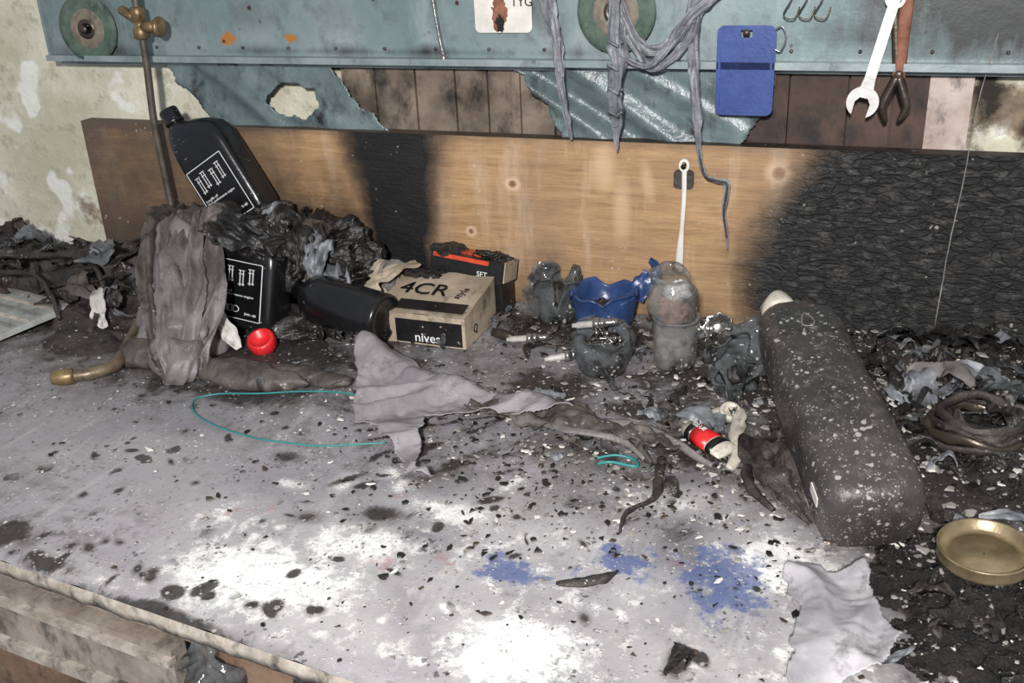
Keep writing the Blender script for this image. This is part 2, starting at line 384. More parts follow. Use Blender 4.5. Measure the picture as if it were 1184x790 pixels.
# ------------------------------------------------------------ workbench
def edge(x): return -.838-.088*(x+.86)
b=MB('workbench')
ny=235
vs=[];fs=[]
xs=np.concatenate([np.linspace(-2.3,-1.5,60),np.linspace(-1.495,.3,450),np.linspace(.305,1.1,50)]);nx=len(xs)
for j in range(ny):
    for x in xs:
        y=.0585+(edge(x)-.0585)*j/(ny-1)
        z=.0012*fbm(x*6,y*6,1)
        e=(y-edge(x))
        if e<.02: z-=(.02-e)**2*8*(1+fbm(x*25,0,3))
        vs.append((x,y,z-.0012))
for j in range(ny-1):
    for i in range(nx-1):
        a=j*nx+i;fs.append((a,a+nx,a+nx+1,a+1))
b.add(vs,fs,m_bench)
vs=[];fs=[]
for x in xs:
    jj=.003*fbm(x*30,5,0)
    vs+=[(x,edge(x),-.0045),(x,edge(x)-.003+jj,-.012),(x,edge(x)+jj,-.024),(x,.0585,-.024)]
for i in range(nx-1):
    for k in range(3): a=i*4+k;fs.append((a,a+1,a+5,a+4))
b.add(vs,fs,m_edge)
for xx in (-2.2,-1.05,.2,.95):
    b.box((xx,edge(xx)+.08,-.442),(.08,.08,.83),m_wood2);b.box((xx,.01,-.442),(.08,.08,.83),m_wood2)
ang=-math.degrees(math.atan(.088))
def fr(x,dy,z,dx,dd,dz,m): b.box((0,0,0),(dx,dd,dz),m,T((x,edge(x)+dy,z),(0,0,ang)))
fr(-.6,.045,-.045,3.2,.02,.045,m_wood)
fr(-1.25,.03,-.115,.38,.02,.085,m_wood);fr(-.84,.03,-.115,.38,.02,.085,m_wood)
fr(-.84,.018,-.085,.38,.012,.008,m_edge);fr(-1.25,.018,-.085,.38,.012,.008,m_edge)
fr(-.84,.016,-.15,.37,.010,.014,m_edge)
fr(-.40,.035,-.3,.44,.02,.5,m_wood2);fr(.25,.035,-.3,.8,.02,.5,m_wood2)
fr(-1.05,.05,-.42,.9,.02,.45,m_wood2)
b.film([(-.60,edge(-.6)+.01,-.03),(-.59,edge(-.6)+.005,-.08),(-.60,edge(-.6)+.01,-.14),(-.58,edge(-.6)+.005,-.22)],[.01,.035,.045,.03],m_clear,seed=2,crease=.6,sub=10,nw=14)
b.film([(-.47,edge(-.47)+.012,-.03),(-.46,edge(-.47)+.005,-.08),(-.47,edge(-.47)+.01,-.14)],[.02,.03,.03],m_clear,seed=12,crease=.6,sub=10,nw=14)
wb=b.done(False)
co=coords(wb);X,Y=co[:,0],co[:,1]
L=[(-.885,-.80,.035,.03,0,.75),(-.80,-.83,.05,.015,0,.7),(-1.3,-.17,.4,.18,0,1.1),(-.95,-.3,.25,.16,0,.9),(-.72,-.3,.12,.05,20,.6),
 (.22,-.22,.42,.22,0,1.2),(.12,-.57,.13,.09,0,1.0),(.13,-.69,.14,.09,0,.62),(.35,-.6,.22,.3,0,1),(-.42,-.29,.075,.05,-30,1.0),(-.29,-.32,.08,.03,0,.85),
 (-.45,-.08,.35,.07,0,.75),(-.15,-.18,.15,.14,0,.85),(-.58,-.67,.02,.012,0,.8),(-.50,-.64,.035,.02,20,.7),(-.46,-.50,.06,.015,60,.7),
 (-.68,-.56,.03,.015,0,.6),(-.14,-.77,.012,.025,0,.7),(-.2,-.40,.15,.06,0,.6),(-.66,-.42,.18,.03,-15,.6),(-.1,-.8,.05,.02,0,.5),(-.84,-.42,.14,.05,10,.7),(-.3,-.44,.12,.03,0,.6),
 (-.62,-.86,.2,.012,-5,.7),(-.25,-.56,.2,.05,0,.36),(-.55,-.52,.2,.06,0,.36),(-1.0,-.7,.15,.06,0,.3)]
rs=random.Random(3)
for k in range(34):
    L.append((rs.gauss(-.52,.06),rs.gauss(-.48,.05),rs.uniform(.008,.03),rs.uniform(.003,.007),rs.uniform(20,70),.85))
for k in range(60):
    L.append((rs.uniform(-1.0,-.05),rs.uniform(-.86,-.4),rs.uniform(.004,.012),rs.uniform(.003,.007),rs.uniform(0,180),.9))
for k in range(22):
    x=rs.uniform(-.9,-.5);L.append((x,edge(x)+rs.uniform(.01,.06),rs.uniform(.006,.018),rs.uniform(.004,.01),rs.uniform(0,180),.95))
soot=blobs(X,Y,L)
LW=[(-.57,-.78,.14,.075,0,1.0),(-.5,-.70,.10,.05,0,.85),(-.28,-.80,.09,.06,0,1.0),(-.43,-.61,.09,.035,0,.8),(-.07,-.60,.09,.08,0,.9),
 (-.2,-.52,.10,.05,0,.6),(-.25,-.87,.2,.03,0,.6),(-.30,-.67,.30,.15,0,.58),(-.9,-.62,.25,.14,0,.36),(-.02,-.72,.08,.1,0,.7),(-.75,-.83,.1,.03,0,.55),(-.66,-.70,.08,.06,0,.65),(-.1,-.78,.2,.1,0,.58),(-.45,-.83,.22,.06,0,.6)]
for k in range(26): LW.append((rs.uniform(-.7,0),rs.uniform(-.86,-.5),rs.uniform(.008,.03),rs.uniform(.006,.02),rs.uniform(0,180),.8))
wh=blobs(X,Y,LW)
bl=blobs(X,Y,[(-.335,-.69,.05,.025,0,.85),(-.22,-.64,.04,.03,0,.85),(-.125,-.645,.045,.06,10,.95),(-.16,-.60,.03,.02,0,.6),(-.27,-.67,.1,.03,0,.35)])
rd=blobs(X,Y,[(-.455,-.72,.025,.02,0,.7),(-.40,-.70,.02,.02,0,.7),(-.66,-.68,.05,.015,30,.6),(-.5,-.60,.02,.02,0,.5),(-.17,-.63,.02,.01,0,.6)])
dk=blobs(X,Y,[(-1.1,-.3,.5,.2,0,.8),(-.6,-.25,.4,.15,0,.6),(-.3,-.45,.25,.12,0,.65),(.2,-.5,.4,.4,0,.8),(-.3,-.72,.3,.2,0,.42),(-.45,-.5,.2,.1,0,.55),(-.85,-.8,.25,.1,0,.4)])
setattr_col(wb,'m1',soot,wh,bl);setattr_col(wb,'m2',rd,dk,X*0)
# ------------------------------------------------------------ backboard
b=MB('wooden_backboard');plate(b,-1.45,.75,.001,.28,0,.03,.005,m_board);w=b.done(False)
co=coords(w);X,Z=co[:,0],co[:,2]
cx=-.795;hw=.066+.030*np.clip((Z-.08)/.2,0,1)
col=np.clip(1.55-1.15*np.abs(X-cx)/hw,0,1)
bx=np.interp(Z,[0,.10,.19,.28],[-.20,-.225,-.185,-.12])
rt=np.clip((X-bx)/.12+.45,0,1)
low=np.clip(1-Z/.06,0,1)*.4
lf=blobs(X,Z,[(-.98,.06,.22,.13,0,.66),(-1.25,.03,.15,.06,0,.5)])
ch=np.maximum(np.maximum(np.maximum(col,rt),low),lf)
dirt=np.clip((-.90-X)/.3,0,.9)+np.clip(1-Z/.14,0,1)*.55*(X<-.45)+np.clip(1-(.28-Z)/.015,0,1)*.6
kn=blobs(X,Z,[(-.582,.205,.013,.011,0,1),(-.66,.12,.010,.009,0,1),(-.166,.243,.02,.02,0,.9),(-.43,.24,.025,.05,0,.6),(-.40,.17,.02,.08,0,.55),(-.36,.22,.015,.05,10,.5)])
setattr_col(w,'m1',ch,dirt,kn)
# ------------------------------------------------------------ panel
b=MB('metal_tool_panel');plate(b,-1.48,.75,.40,.80,0,.02,.01,m_panel)
m_lip=M('pale_teal_lip',(118,132,134),(156,166,166),12,.35,.25,soot=.36)
b.box((-.365,-.004,.397),(2.23,.03,.010),m_lip);b.box((-.365,.018,.392),(2.23,.004,.02),m_lip)
b.box((-1.478,-.004,.6),(.006,.012,.4),m_lip)
for i in range(24): b.lathe([(.0025,0),(.0025,.003),(.001,.004)],m_dsteel,T((-1.42+i*.09,0,.415),(90,0,0)),10)
for xx in (-1.3,-.3,.6): b.box((xx,.04,.6),(.04,.04,.3),m_dsteel)
w=b.done(False);co=coords(w);X,Z=co[:,0],co[:,2]
setattr_col(w,'m1',blobs(X,Z,[(.25,.5,.32,.13,0,1.2),(-.56,.47,.06,.05,0,.6),(-.05,.44,.14,.03,0,.6),(-1.35,.40,.2,.03,0,.5),(-.8,.41,.4,.012,0,.6),(-1.0,.47,.25,.04,0,.4),(-.35,.47,.1,.06,0,.4)]),
  blobs(X,Z,[(-1.088,.43,.022,.013,0,.9),(-.965,.43,.014,.010,0,.75),(-.55,.455,.02,.02,0,.5)]),X*0)
# ------------------------------------------------------------ gap behind
b=MB('wood_planks')
b.box((-.41,.0555,.246),(.96,.004,.486),m_plankr)
x=-.90
while x<.01:
    wd=.055+.03*random.random()
    b.box((x+wd/2,.044+.006*random.random(),.246),(wd-.003,.014,.488),m_plankg if x<-.45 else m_plankr);x+=wd
b.box((.050,.046,.246),(.055,.014,.488),m_plankw)
b.done()
def cloth(name,poly,hf,step,m,plane='xy',thick=.0015,holes=[],extra=None):
    xs_=[p[0] for p in poly];ys_=[p[1] for p in poly]
    def ins(x,y):
        c=False;n=len(poly);j=n-1
        for i in range(n):
            xi,yi=poly[i];xj,yj=poly[j]
            if (yi>y)!=(yj>y) and x<(xj-xi)*(y-yi)/(yj-yi)+xi:c=not c
            j=i
        for (hx,hy,rx,ry) in holes:
            if ((x-hx)/rx)**2+((y-hy)/ry)**2<1+.4*noise.noise(Vector((x*40,y*40,0))):return False
        return c
    idx={};vs=[];fs=[]
    nx=int((max(xs_)-min(xs_))/step)+1;ny=int((max(ys_)-min(ys_))/step)+1
    def vid(i,j):
        if (i,j) in idx:return idx[(i,j)]
        x=min(xs_)+i*step;y=min(ys_)+j*step;h=hf(x,y)
        vs.append((x,y,h) if plane=='xy' else (x,h,y));idx[(i,j)]=len(vs)-1;return idx[(i,j)]
    for i in range(nx):
        for j in range(ny):
            x=min(xs_)+(i+.5)*step;y=min(ys_)+(j+.5)*step
            w_=.008*noise.noise(Vector((x*50,y*50,3)))
            if ins(x+w_,y+w_): fs.append((vid(i,j),vid(i+1,j),vid(i+1,j+1),vid(i,j+1)))
    b=MB(name);b.add(vs,fs,m)
    if extra: extra(b)
    o=b.done()
    sm=o.modifiers.new('sm','SMOOTH');sm.iterations=4;sm.factor=.5
    md=o.modifiers.new('s','SOLIDIFY');md.thickness=thick;md.offset=1 if plane=='xy' else 0
    return o
def sheetf(y0,s):
    def f(x,z): 
        r=1-2*abs(noise.noise(Vector((x*9+z*14,z*3,s))));r2=1-2*abs(noise.noise(Vector((x*14+z*22,z*8,s+5))))
        return y0-.014*r-.004*r2
    return f
cloth('plastic_sheet',[(-1.26,.40),(-.92,.40),(-.87,.34),(-.80,.27),(-1.15,.27)],sheetf(.030,1),.004,m_sheet,'xz',.001,[(-.985,.325,.05,.028)])
cloth('plastic_sheet',[(-.60,.40),(-.175,.40),(-.19,.33),(-.23,.27),(-.50,.27),(-.53,.33)],sheetf(.030,4),.004,m_sheet,'xz',.001)
# ------------------------------------------------------------ hanging things
def disc(x,z,y=-.014,tilt=(90,0,0)):
    b=MB('grinding_disc');TT=T((x,y,z),tilt)
    b.lathe([(.034,.0030),(.048,.0032),(.0575,.0028),(.058,.001),(.0575,0),(.011,0)],m_disc,TT,48,False)
    b.lathe([(.034,.0030),(.033,.0040),(.030,.0035),(.024,.0055),(.011,.0055),(.011,0)],m_discb,TT,48,False)
    b.lathe([(.009,-.001),(.017,-.001),(.017,.0065),(.009,.0065),(.009,-.001)],m_dsteel,TT,28,False)
    b.lathe([(.004,-.012),(.004,.012),(.007,.012),(.007,.015),(.002,.016)],m_dsteel,TT,14)
    b.done()
disc(-1.372,.448,-.014,(90,0,6));disc(-.405,.470)
b=MB('gas_torch_hose')
b.tube([(-1.225,-.05,.60),(-1.225,-.05,.50),(-1.226,-.05,.40),(-1.232,-.052,.30),(-1.232,-.05,.2),(-1.225,-.06,.12),(-1.20,-.13,.055),(-1.15,-.25,.022)],[.0065]*8,m_hose,seg=14)
b.tube([(-1.165,-.13,.10),(-1.155,-.20,.055),(-1.125,-.30,.020),(-1.075,-.395,.016),(-1.062,-.43,.016),(-1.075,-.46,.016),(-1.095,-.475,.016)],[.0095,.0095,.009,.009,.009,.009,.009],m_pipe,seg=16)
TT=frame((-1.093,-.474,.016),(-.85,-.5,0),(0,0,1));b.lathe([(.009,0),(.012,.004),(.012,.024),(.010,.028),(.010,.032),(.007,.032),(.007,.024)],m_brass,TT,20)
TT=T((-1.225,-.05,.435))
b.lathe([(.010,0),(.014,.003),(.014,.018),(.010,.021),(.010,.03),(.013,.032),(.013,.05),(.010,.053)],m_brass,TT,6)
b.lathe([(.008,0),(.010,.01),(.010,.026),(.006,.028),(.006,.035)],m_brass,T((-1.22,-.05,.455),(0,90,0)),16)
b.lathe([(.006,0),(.015,.001),(.017,.005),(.015,.009),(.005,.010)],m_brass,T((-1.190,-.05,.455),(0,90,0)),20)
b.lathe([(.006,0),(.008,.01),(.008,.03),(.004,.034)],m_brass,T((-1.232,-.05,.468),(0,-60,0)),16)
b.box((-1.225,-.03,.52),(.03,.06,.012),m_dsteel)
b.done()
def hang(name,L,m=m_strip,ends=()):
    b=MB(name)
    for k,(pts,w) in enumerate(L): b.film(pts,w,m,seed=k*3+len(name)+pts[0][0]*7,crease=.7)
    return b
b=hang('hanging_plastic_strip',[([(-.512,-.022,.53),(-.505,-.024,.47),(-.493,-.024,.43),(-.488,-.026,.37),(-.480,-.024,.32),(-.474,-.022,.285)],[.013,.012,.009,.006,.005,.002]),
 ([(-.503,-.03,.53),(-.498,-.03,.47),(-.490,-.03,.42),(-.484,-.03,.38)],[.008,.008,.006,.003])]);b.done()
b=hang('hanging_plastic_strip',[([(-.402,-.035,.53),(-.400,-.038,.46),(-.396,-.036,.41),(-.405,-.035,.37),(-.398,-.034,.33),(-.402,-.03,.30),(-.400,-.03,.272)],[.010,.012,.013,.009,.010,.006,.001]),
 ([(-.396,-.042,.52),(-.402,-.045,.44),(-.394,-.045,.39),(-.404,-.042,.345),(-.400,-.036,.31)],[.007,.010,.009,.007,.003])])
for k in range(4): b.tube([(-.40+.010*math.cos(a),-.040+.008*math.sin(a),.43-.033*k+.004*math.sin(a*2)) for a in np.linspace(0,5.5,7)],.0022,m_strip,seg=6,sub=3,jit=.5)
b.done()
b=hang('draped_plastic_cord',[([(-.385,-.03,.44),(-.36,-.035,.405),(-.34,-.035,.395),(-.31,-.03,.42),(-.29,-.03,.455),(-.285,-.03,.51)],[.005,.006,.006,.007,.008,.006]),
 ([(-.40,-.03,.50),(-.37,-.04,.435),(-.335,-.04,.42),(-.30,-.035,.455),(-.27,-.03,.49),(-.24,-.03,.53)],[.004,.007,.009,.008,.010,.008]),
 ([(-.385,-.045,.41),(-.35,-.045,.40),(-.32,-.04,.43),(-.29,-.036,.47),(-.25,-.03,.50)],[.003,.005,.006,.008,.006])]);b.done()
b=hang('hanging_plastic_strip',[([(-.292,-.028,.52),(-.29,-.03,.41),(-.283,-.03,.34),(-.278,-.03,.28),(-.268,-.03,.245),(-.250,-.03,.235),(-.235,-.03,.230),(-.238,-.03,.19),(-.233,-.03,.16),(-.231,-.03,.132)],[.008,.010,.007,.004,.0035,.003,.005,.003,.0025,.001])])
b.tube([(-.278,-.028,.28),(-.268,-.03,.243),(-.250,-.03,.235),(-.235,-.03,.230),(-.238,-.03,.19),(-.232,-.03,.15)],[.0015,.0016,.0016,.002,.0016,.001],m_ragd,seg=8,jit=.6);b.done()
def rrect(w,h,r,n=6):
    P=[]
    for (cx,cy,a0) in ((w/2-r,h/2-r,0),(-w/2+r,h/2-r,90),(-w/2+r,-h/2+r,180),(w/2-r,-h/2+r,270)):
        for k in range(n+1):
            a=math.radians(a0+90*k/n);P.append((cx+r*math.cos(a),cy+r*math.sin(a)))
    return P
def ring_plate(b,outer,inner,t,m,TT):
    n=len(outer);vs=[(x,0,z) for x,z in outer]+[(x,0,z) for x,z in inner]+[(x,-t,z) for x,z in outer]+[(x,-t,z) for x,z in inner];fs=[]
    for i in range(n):
        k=(i+1)%n;fs+= [(i,k,n+k,n+i),(2*n+i,3*n+i,3*n+k,2*n+k),(i,2*n+i,2*n+k,k),(n+i,n+k,3*n+k,3*n+i)]
    b.add(vs,fs,m,TT,False)
def solid_plate(b,outer,t,m,TT):
    n=len(outer);vs=[(x,0,z) for x,z in outer]+[(x,-t,z) for x,z in outer];fs=[tuple(range(n)),tuple(reversed(range(n,2*n)))]+[(i,n+i,n+(i+1)%n,(i+1)%n) for i in range(n)]
    b.add(vs,fs,m,TT,False)
b=MB('plastic_spreader');TT=T((-.219,-.016,.390),(0,0,0))
out=rrect(.080,.122,.010);inn=[(x*.16/.4,z*.005/.061+.050) for x,z in rrect(.04,.122,.008)]
ring_plate(b,out,[(x,z) for x,z in inn],.003,m_blue2,TT)
ring_plate(b,rrect(.074,.096,.008),rrect(.068,.09,.006),.0045,m_blue2,T((-.219,-.016,.382)))
b.tube([(-.182,-.02,.445),(-.172,-.02,.45),(-.166,-.02,.435),(-.172,-.02,.418),(-.180,-.02,.42)],.0012,m_steel,seg=6)
b.lathe([(.003,0),(.003,.02),(.005,.021),(.005,.023)],m_dsteel,T((-.219,0,.442),(90,0,0)),10);b.done()
b=MB('paper_label');solid_plate(b,rrect(.092,.09,.008),.002,m_wplast,T((-.583,-.003,.485)))
b.text('TYG',.018,m_labelg,T((-.552,-.0062,.478),(90,0,0)));b.blob((-.588,-.004,.468),(.012,.003,.026),m_rust,.6,90,4,2);b.blob((-.588,-.005,.456),(.007,.003,.014),m_char,.6,90,4,4);b.done()
b=MB('metal_rod');b.tube([(-.698,-.012,.56),(-.692,-.012,.47),(-.682,-.012,.402)],.003,m_steel,seg=10)
b.lathe([(.003,0),(.005,.002),(.005,.008),(.003,.01)],m_steel,T((-.682,-.012,.398)),12);b.done()
def wrench(name,TT,L,m,jaw=.020,t=.006):
    b=MB(name)
    o=[]
    for a in np.linspace(-62,242,26):
        A=math.radians(a);o.append((jaw*math.cos(A),jaw*math.sin(A)))
    o+=[(-jaw*.46,-jaw*.82),(-jaw*.48,-jaw*.05),(-jaw*.25,jaw*.28),(jaw*.25,jaw*.28),(jaw*.48,-jaw*.05),(jaw*.46,-jaw*.82)]
    bm=bmesh.new();vs=[bm.verts.new((x,0,z)) for x,z in o];f=bm.faces.new(vs);r=bmesh.ops.extrude_face_region(bm,geom=[f])
    for v in r['geom']:
        if isinstance(v,bmesh.types.BMVert):v.co.y-=t
    bmesh.ops.triangulate(bm,faces=bm.faces[:]);bm.verts.index_update()
    b.add([v.co.copy() for v in bm.verts],[tuple(v.index for v in f.verts) for f in bm.faces],m,TT,False);bm.free()
    w0=jaw*.45
    solid_plate(b,[(-w0,jaw*.7),(w0,jaw*.7),(w0*.75,jaw*1.5),(w0*.7,L),(-w0*.7,L),(-w0*.75,jaw*1.5)],t*.85,m,TT)
    ring_plate(b,[(.6*jaw*math.cos(a),L+.6*jaw*math.sin(a)) for a in np.linspace(0,2*pi,24,False)],[(.38*jaw*math.cos(a),L+.38*jaw*math.sin(a)) for a in np.linspace(0,2*pi,24,False)],t,m,TT)
    b.lathe([(.002,0),(.002,.03),(.004,.031)],m_dsteel,TT@T((0,.016,L+jaw*.3),(90,0,0)),8)
    return b
b=wrench('open_end_wrench',T((-.060,-.018,.352),(0,12,0)),.135,m_pale,.021);b.done()
b=MB('slip_joint_pliers')
b.tube([(-.020,-.014,.56),(-.018,-.014,.50),(-.018,-.015,.43),(-.018,-.015,.38)],[.008,.009,.008,.009],m_rust,seg=10,flat=.6)
b.tube([(-.036,-.014,.56),(-.034,-.014,.50),(-.026,-.015,.43),(-.018,-.015,.38)],[.005,.006,.005,.007],m_dsteel,seg=10,flat=.7)
b.tube([(-.020,-.015,.385),(-.030,-.015,.36),(-.034,-.015,.345),(-.028,-.015,.325)],[.009,.010,.009,.004],m_dsteel,seg=10,flat=.7)
b.tube([(-.018,-.015,.385),(-.008,-.015,.36),(-.004,-.015,.345),(-.012,-.015,.327)],[.009,.010,.009,.004],m_dsteel,seg=10,flat=.7)
b.lathe([(.006,0),(.006,.016),(.004,.018)],m_dsteel,T((-.018,-.004,.388),(90,0,0)),12)
b.lathe([(.003,-.002),(.003,.03),(.005,.031)],m_dsteel,T((-.028,0,.53),(90,0,0)),12)
b.done()
b=MB('wire_hooks')
for k,xx in enumerate((-.165,-.145,-.125)):
    b.tube([(xx,-.000,.53),(xx+.004,-.02,.49),(xx-.006,-.022,.465),(xx+.008,-.022,.460),(xx+.014,-.02,.475)],.0010,m_dsteel,seg=6)
b.done()
b=MB('plastic_stirrer')
b.tube([(-.303,-.006,.245),(-.302,-.008,.20),(-.304,-.009,.15),(-.306,-.009,.115),(-.307,-.009,.083)],[.004,.0035,.0035,.006,.006],m_wplast,seg=12,flat=.45)
ring_plate(b,[(.008*math.cos(a),.25+.010*math.sin(a)) for a in np.linspace(0,2*pi,20,False)],[(.004*math.cos(a),.25+.006*math.sin(a)) for a in np.linspace(0,2*pi,20,False)],.004,m_wplast,T((-.303,-.004,0)))
solid_plate(b,rrect(.030,.028,.006),.005,m_ragd,T((-.304,-.001,.228)))
b.lathe([(.002,0),(.002,.014),(.004,.015)],m_dsteel,T((-.303,0,.25),(90,0,0)),8);b.done()
b=MB('hanging_wire');b.tube([(.095,-.006,.44),(.083,-.004,.35),(.079,-.004,.25),(.072,-.004,.15),(.068,-.004,.03)],.0008,m_ashg,seg=5,jit=1.2);b.done()
# ------------------------------------------------------------ bottles
def oil_label(b,TT,w=.07,h=.095,t=.001):
    b.box((0,0,h/2),(w,t,h),m_labelg,TT)
    e=.0011
    for (c,d) in (((0,0,0),(w,1,e)),((0,0,h),(w,1,e)),((-w/2,0,h/2),(e,1,h)),((w/2,0,h/2),(e,1,h))):
        b.box((c[0],-t*.6,c[2]),(d[0],.0006,d[2]),m_labelw,TT)
    for k in range(4):
        x=-w*.42+.006+k*.0075
        b.tube([(x+.0052*math.cos(a),-.0012,.016+.0052*math.sin(a)) for a in np.linspace(0,2*pi,12,False)],.0006,m_labelw,TT,5,2,closed=True)
    for k,x in enumerate((-.024,-.012,.004,.018)):
        z0=.056+.004*(k%2)
        b.box((x,-.0012,z0+.012),(.0010,.0006,.026),m_labelw,TT);b.box((x+.0045,-.0012,z0+.012),(.0010,.0006,.024),m_labelw,TT)
        b.box((x+.002,-.0012,z0+.025),(.009,.0006,.0010),m_labelw,TT);b.box((x+.002,-.0012,z0+.019),(.008,.0006,.001),m_labelw,TT)
        b.box((x+.002,-.0012,z0+.002),(.009,.0006,.0010),m_labelw,TT)
    b.text('Longlife oil\nHigh-performance engine',.0054,m_labelw,TT@T((-w*.44,-.0012,.043),(90,0,0)),align='LEFT')
    b.text('5W-40',.006,m_labelw,TT@T((w*.3,-.0012,.008),(90,0,0)))
def oil_bottle(TT,label=True,squash=0,seed=0,cap=True,lz=.018,lt=None):
    b=MB('oil_bottle')
    def j(p):
        if squash:
            n_=noise.noise_vector(p*16+Vector((seed,0,0)));p=p+n_*squash*(.3+p.z*4)
        return p
    S=[(.0,.048,.026,0,0,4),(.004,.054,.030,0,0,5),(.012,.056,.032,0,0,5),(.03,.056,.031,0,0,6),(.13,.056,.031,0,0,6),(.15,.056,.031,0,0,5),(.17,.052,.030,-.003,0,4),(.185,.042,.027,-.011,0,3),(.197,.028,.022,-.022,0,2.4),(.204,.017,.017,-.028,0,2),(.212,.014,.014,-.030,0,2)]
    b.loft(S,m_blackpl,TT,48,jit=j)
    if cap:
        b.lathe([(.014,.208),(.0175,.209),(.0175,.214),(.0165,.215),(.0165,.232),(.0150,.235),(.001,.235)],m_blackpl,TT@T((-.030,0,0)),28)
    if label: oil_label(b,TT@T((-.002,-.0325,lz))@(lt or Matrix()))
    return b
oil_bottle(T((-1.050,-.060,.132),(-4,-31,4)),lz=.012,lt=Matrix.Diagonal((1.2,1,1.15,1))).done()
b=oil_bottle(T((-.972,-.215,.002),(-14,3,-6),(1.12,1,.8)),True,.0,1,False,.022,Matrix.Diagonal((1.25,1,1.22,1)))
b.done()
b=MB('oil_bottle');TT=frame((-.712,-.222,.044),(-.93,.12,.12),(.0,-.6,.8))
def jj(p,a,k):
    n_=noise.noise_vector(p*18);f=max(0,p.z-.03)*6
    return p+n_*.014*min(f,1.4)
b.lathe([(.020,.006),(.030,.004),(.034,.0),(.038,.001),(.040,.005),(.040,.012),(.0385,.016),(.040,.02),(.040,.05),(.039,.07),(.040,.09),(.040,.12),(.034,.14),(.022,.155),(.014,.16),(.014,.175)],m_blackpl,TT,48,True,jj);b.done()
b=MB('bottle_cap')
b.lathe([(.020,0),(.0215,.002),(.0215,.018),(.019,.021),(.015,.021),(.014,.010),(.001,.010)],m_red,T((-.898,-.283,.004),(28,6,0)),48,True,lambda p,a,j:p*(1+.035*math.cos(a*20)) if j in(1,2) else p);b.done()
o=Vector((.006,-.548,.048));top=Vector((-.114,-.255,.135));ax=top-o
b=MB('plastic_bottle');TT=frame(o,ax,(0.05,-.35,1))
def jg(p): return p+noise.noise_vector(p*9)*.004
S=[(-.02,.036,.033,0,0,3),(-.014,.045,.040,0,0,3.6),(-.004,.050,.044,0,0,4),(.02,.052,.0455,0,0,4.5),(.10,.0515,.045,0,0,4.5),(.16,.051,.0445,0,0,4.5),(.22,.050,.044,0,0,4.5),(.262,.048,.043,0,0,4),(.290,.043,.039,-.002,0,3.4),(.305,.034,.032,-.007,0,2.6),(.312,.025,.025,-.010,0,2.4),(.318,.018,.018,-.012,0,2),(.328,.017,.017,-.012,0,2)]
b.loft(S,m_gbot,TT,64,jit=jg)
solid_plate(b,rrect(.066,.046,.010),.0015,m_gbot2,TT@T((0,-.0436,.252)))
b.tube([(-.001,-.0458,.264),(-.007,-.0458,.250),(-.006,-.0458,.242),(.003,-.0458,.240),(.007,-.0458,.248),(.004,-.0458,.258)],.0006,m_ashg,TT,5,4,closed=True)
b.lathe([(.016,.322),(.021,.323),(.022,.328),(.021,.341),(.018,.344),(.014,.343),(.013,.334),(.001,.332)],m_cream,TT@T((-.012,0,0)),28,True,lambda p,a,j:p+Vector((0,0,.004*math.sin(a*3))) if j>2 else p)
solid_plate(b,rrect(.014,.024,.002),.001,m_wplast,TT@T((-.0515,-.012,.016),(0,0,-90)))
b.done()
# ------------------------------------------------------------ rag / melt piles
b=MB('melted_rag_pile')
for k,(c,d,m) in enumerate([((-1.150,-.085,.070),(.080,.06,.085),m_rag2),((-1.105,-.10,.10),(.075,.06,.060),m_rag2),((-1.100,-.18,.055),(.058,.07,.095),m_rag),((-1.065,-.255,.050),(.060,.070,.080),m_rag),
   ((-1.010,-.330,.030),(.060,.058,.062),m_rag),((-.965,-.395,.016),(.050,.040,.036),m_rag),((-.87,-.39,.008),(.10,.028,.018),m_rag2),((-.78,-.370,.006),(.09,.022,.014),m_rag2),((-1.04,-.37,.012),(.045,.04,.024),m_rag2),((-1.12,-.14,.13),(.045,.05,.03),m_rag)]):
    b.blob(c,d,m,.62,8.5,6 if k<6 else 5,k+1,.0015)
rs=random.Random(11)
# broad soft drapes over the lumps
for k,(o_,m,w) in enumerate([((-.012,.0),m_rag2,.045),((.022,-.01),m_rag,.040),((.05,.012),m_rag,.034)]):
    a,c=o_
    b.film([(-1.150+a,-.10+c,.152),(-1.115+a,-.165+c,.150),(-1.075+a,-.245+c,.122),(-1.02+a,-.32+c,.082),(-.975+a*.6,-.39+c,.040),(-.955+a*.6,-.42+c,.014)],[w*.6,w,w,w*.95,w*.7,w*.4],m,seed=k*4+1,crease=.55,axis=(.25,-.5,1),sub=14,nw=30,fray=.08,fq=.05,zmin=.002)
for k in range(4):
    s_=.02*k
    b.tube([(-1.16+s_,-.12,.14-.01*k),(-1.10+s_,-.20,.135-.012*k),(-1.05+s_,-.28,.10-.01*k),(-.99+s_*.8,-.37,.05)],[.010,.014,.016,.010],m_rag if k%2 else m_rag2,sub=10,flat=.6,jit=.6,seg=14,twist=1)
b.done()
b=MB('melted_plastic_pile')
for k,(c,d) in enumerate([((-.985,-.07,.115),(.065,.04,.045)),((-.90,-.08,.085),(.075,.05,.065)),((-.845,-.12,.055),(.055,.05,.055)),((-.93,-.11,.125),(.060,.035,.025)),((-1.03,-.06,.06),(.06,.05,.06)),((-.86,-.20,.015),(.07,.05,.022)),((-.82,-.085,.09),(.03,.03,.03)),((-.985,-.175,.150),(.060,.040,.020)),((-.93,-.19,.135),(.035,.035,.020))]):
    b.blob(c,d,m_melt if k not in (3,) else m_rag2,.8,22,6,k+20,.0015)
